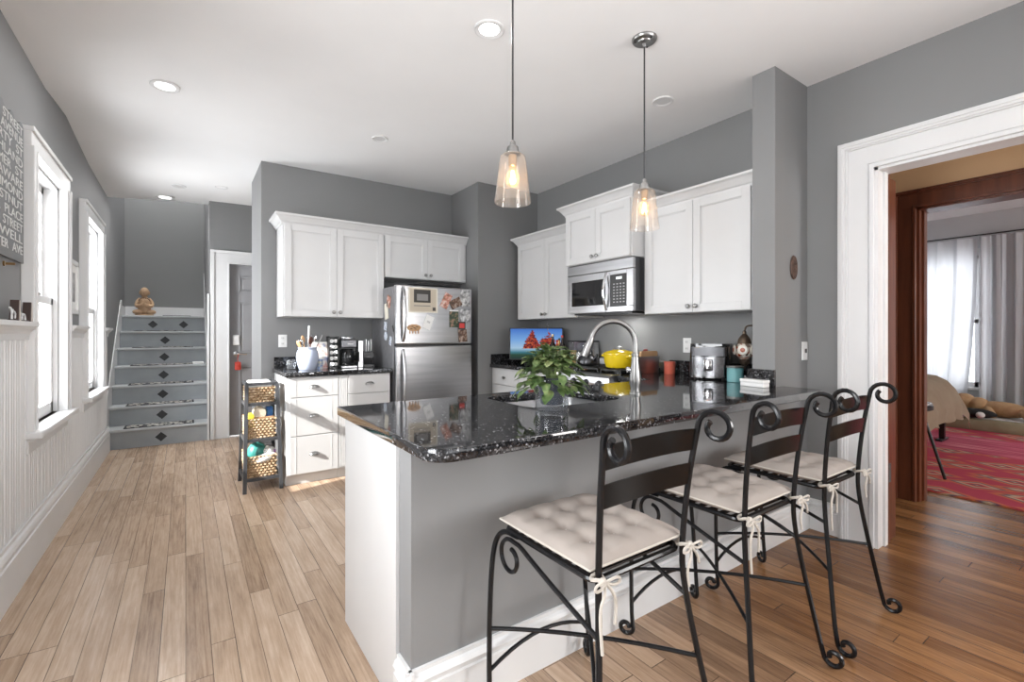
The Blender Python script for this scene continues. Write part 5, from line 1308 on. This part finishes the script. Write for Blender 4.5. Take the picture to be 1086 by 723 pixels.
obj('blanket', bm, bl_m, t, True)
obj('mattress', B(-.66, .66, .16, 1.9, .42, .68, bev=.05), paper, t)
bm = bmesh.new()
for x in (-.5, .45):
    for y in (.12, 1.7): box(bm, x-.025, x+.025, y-.025, y+.025, .02, .42); box(bm, x-.14, x+.14, y-.03, y+.03, .012, .035, .005)
box(bm, -.6, .6, .10, .15, .36, .42); obj('metal_frame', bm, black, t)
# black folding stool in the bedroom doorway
t = thing('small_stool', 'small black stool with splayed legs just inside the bedroom', 'stool', (5.12, 1.33, .012))
obj('seat', lathe(bmesh.new(), [(.13, .575), (.15, .585), (.15, .615), (.12, .625)], seg=28), black, t, True)
obj('seat_pad', lathe(bmesh.new(), [(.145, .6255), (.14, .640), (.001, .645)], seg=28, cap=False), mat('grey_vinyl', (.35, .35, .36), .4), t, True)
for a in range(4):
    an = a*PI/2+.3; obj('leg', tube(bmesh.new(), [(.07*math.cos(an), .07*math.sin(an), .58), (.22*math.cos(an), .22*math.sin(an), .012)], .012, 8), black, t, True)
# curtains and window of the bedroom
w3 = bpy.data.objects.new('window_3', None); C.objects.link(w3); w3['kind'] = 'structure'; w3.location = (BX, (BW[0]+BW[1])/2, BW[2])
hw = (BW[1]-BW[0])/2; hh = BW[3]-BW[2]
obj('window_casing', boxes([(-.02, 0, -hw-.09, -hw, -.02, hh+.09), (-.02, 0, hw, hw+.09, -.02, hh+.09), (-.02, 0, -hw, hw, hh, hh+.09)], .003), white_paint, w3)
obj('window_sill', B(-.06, .14, -hw-.11, hw+.11, -.04, 0, bev=.004), white_paint, w3)
obj('sash', boxes([(.04, .08, -hw, -hw+.05, 0, hh), (.04, .08, hw-.05, hw, 0, hh), (.04, .08, -.03, .03, 0, hh), (.04, .08, -hw, hw, hh/2-.025, hh/2+.025), (.04, .08, -hw, hw, 0, .07), (.04, .08, -hw, hw, hh-.05, hh)]), white_paint, w3)
obj('pane', B(.058, .062, -hw+.04, hw-.04, .06, hh-.04), pane_glass, w3)
cur = bpy.data.materials.new('sheer_white_fabric'); cur.use_nodes = True
nt = cur.node_tree; nt.nodes.remove(nt.nodes['Principled BSDF'])
df = nd(cur, 'ShaderNodeBsdfDiffuse'); df.inputs[0].default_value = (.80, .81, .83, 1); tl = nd(cur, 'ShaderNodeBsdfTranslucent'); tl.inputs[0].default_value = (.80, .81, .83, 1); tp = nd(cur, 'ShaderNodeBsdfTransparent')
a1 = nd(cur, 'ShaderNodeMixShader'); a1.inputs[0].default_value = .22; lk(cur, df.outputs[0], a1.inputs[1]); lk(cur, tl.outputs[0], a1.inputs[2])
a2 = nd(cur, 'ShaderNodeMixShader'); a2.inputs[0].default_value = .03; lk(cur, a1.outputs[0], a2.inputs[1]); lk(cur, tp.outputs[0], a2.inputs[2]); lk(cur, a2.outputs[0], nt.nodes['Material Output'].inputs[0])
def curtain(y0, y1, label, z1=2.57, z0=.17, seed=1, sway=0):
    random.seed(seed); bm = bmesh.new(); n = 70; g = []
    ph = [random.uniform(0, 6) for _ in range(4)]
    for i in range(n+1):
        s = i/n; row = []
        for k_ in range(9):
            q = k_/8; am = .018+.028*(1-q)
            y = y0+(y1-y0)*s + sway*(1-q)**2*(1-s)
            row.append(bm.verts.new((8.975+am*math.sin(s*34+ph[0]+q*.6)+.012*math.sin(s*80+ph[1]), y+.01*math.sin(s*50+ph[2]), z0+(z1-z0)*q)))
        g.append(row)
    for i in range(n):
        for k_ in range(8): bm.faces.new((g[i][k_], g[i+1][k_], g[i+1][k_+1], g[i][k_+1]))
    bmesh.ops.solidify(bm, geom=bm.faces[:], thickness=.0015)
    tag(obj('curtain', bm, cur, smooth=True), label, 'curtain', 'white curtains at the bedroom window')
curtain(1.60, 2.95, 'sheer white curtain glowing in front of the bright bedroom window', seed=2, sway=.12)
curtain(.75, 1.60, 'grey-white curtain hanging right of the bedroom window', seed=5, sway=.0)
t = thing('curtain_rod', 'black curtain rod above the bedroom window', 'curtain rod', (8.975, 1.6, 2.60))
obj('rod', tube(bmesh.new(), [(0, -.95, 0), (0, 1.5, 0)], .010, 10), black, t, True)
for y in (-.98, 1.5): obj('finial', (lambda b: (blob(b, (0, y, 0), (.02, .03, .02), 12), b)[1])(bmesh.new()), black, t, True)
for y in (-.86, 1.40): obj('bracket', B(0, .174, y-.01, y+.01, -.02, .0), black, t)
# hinge plate on the brown trim
tag(obj('hinge', boxes([(3.405, 3.425, .981, .985, .36, .47), (3.41, 3.418, .977, .981, .36, .47)]), nickel), 'steel hinge plate on the dark wood edge of the doorway', 'hinge')
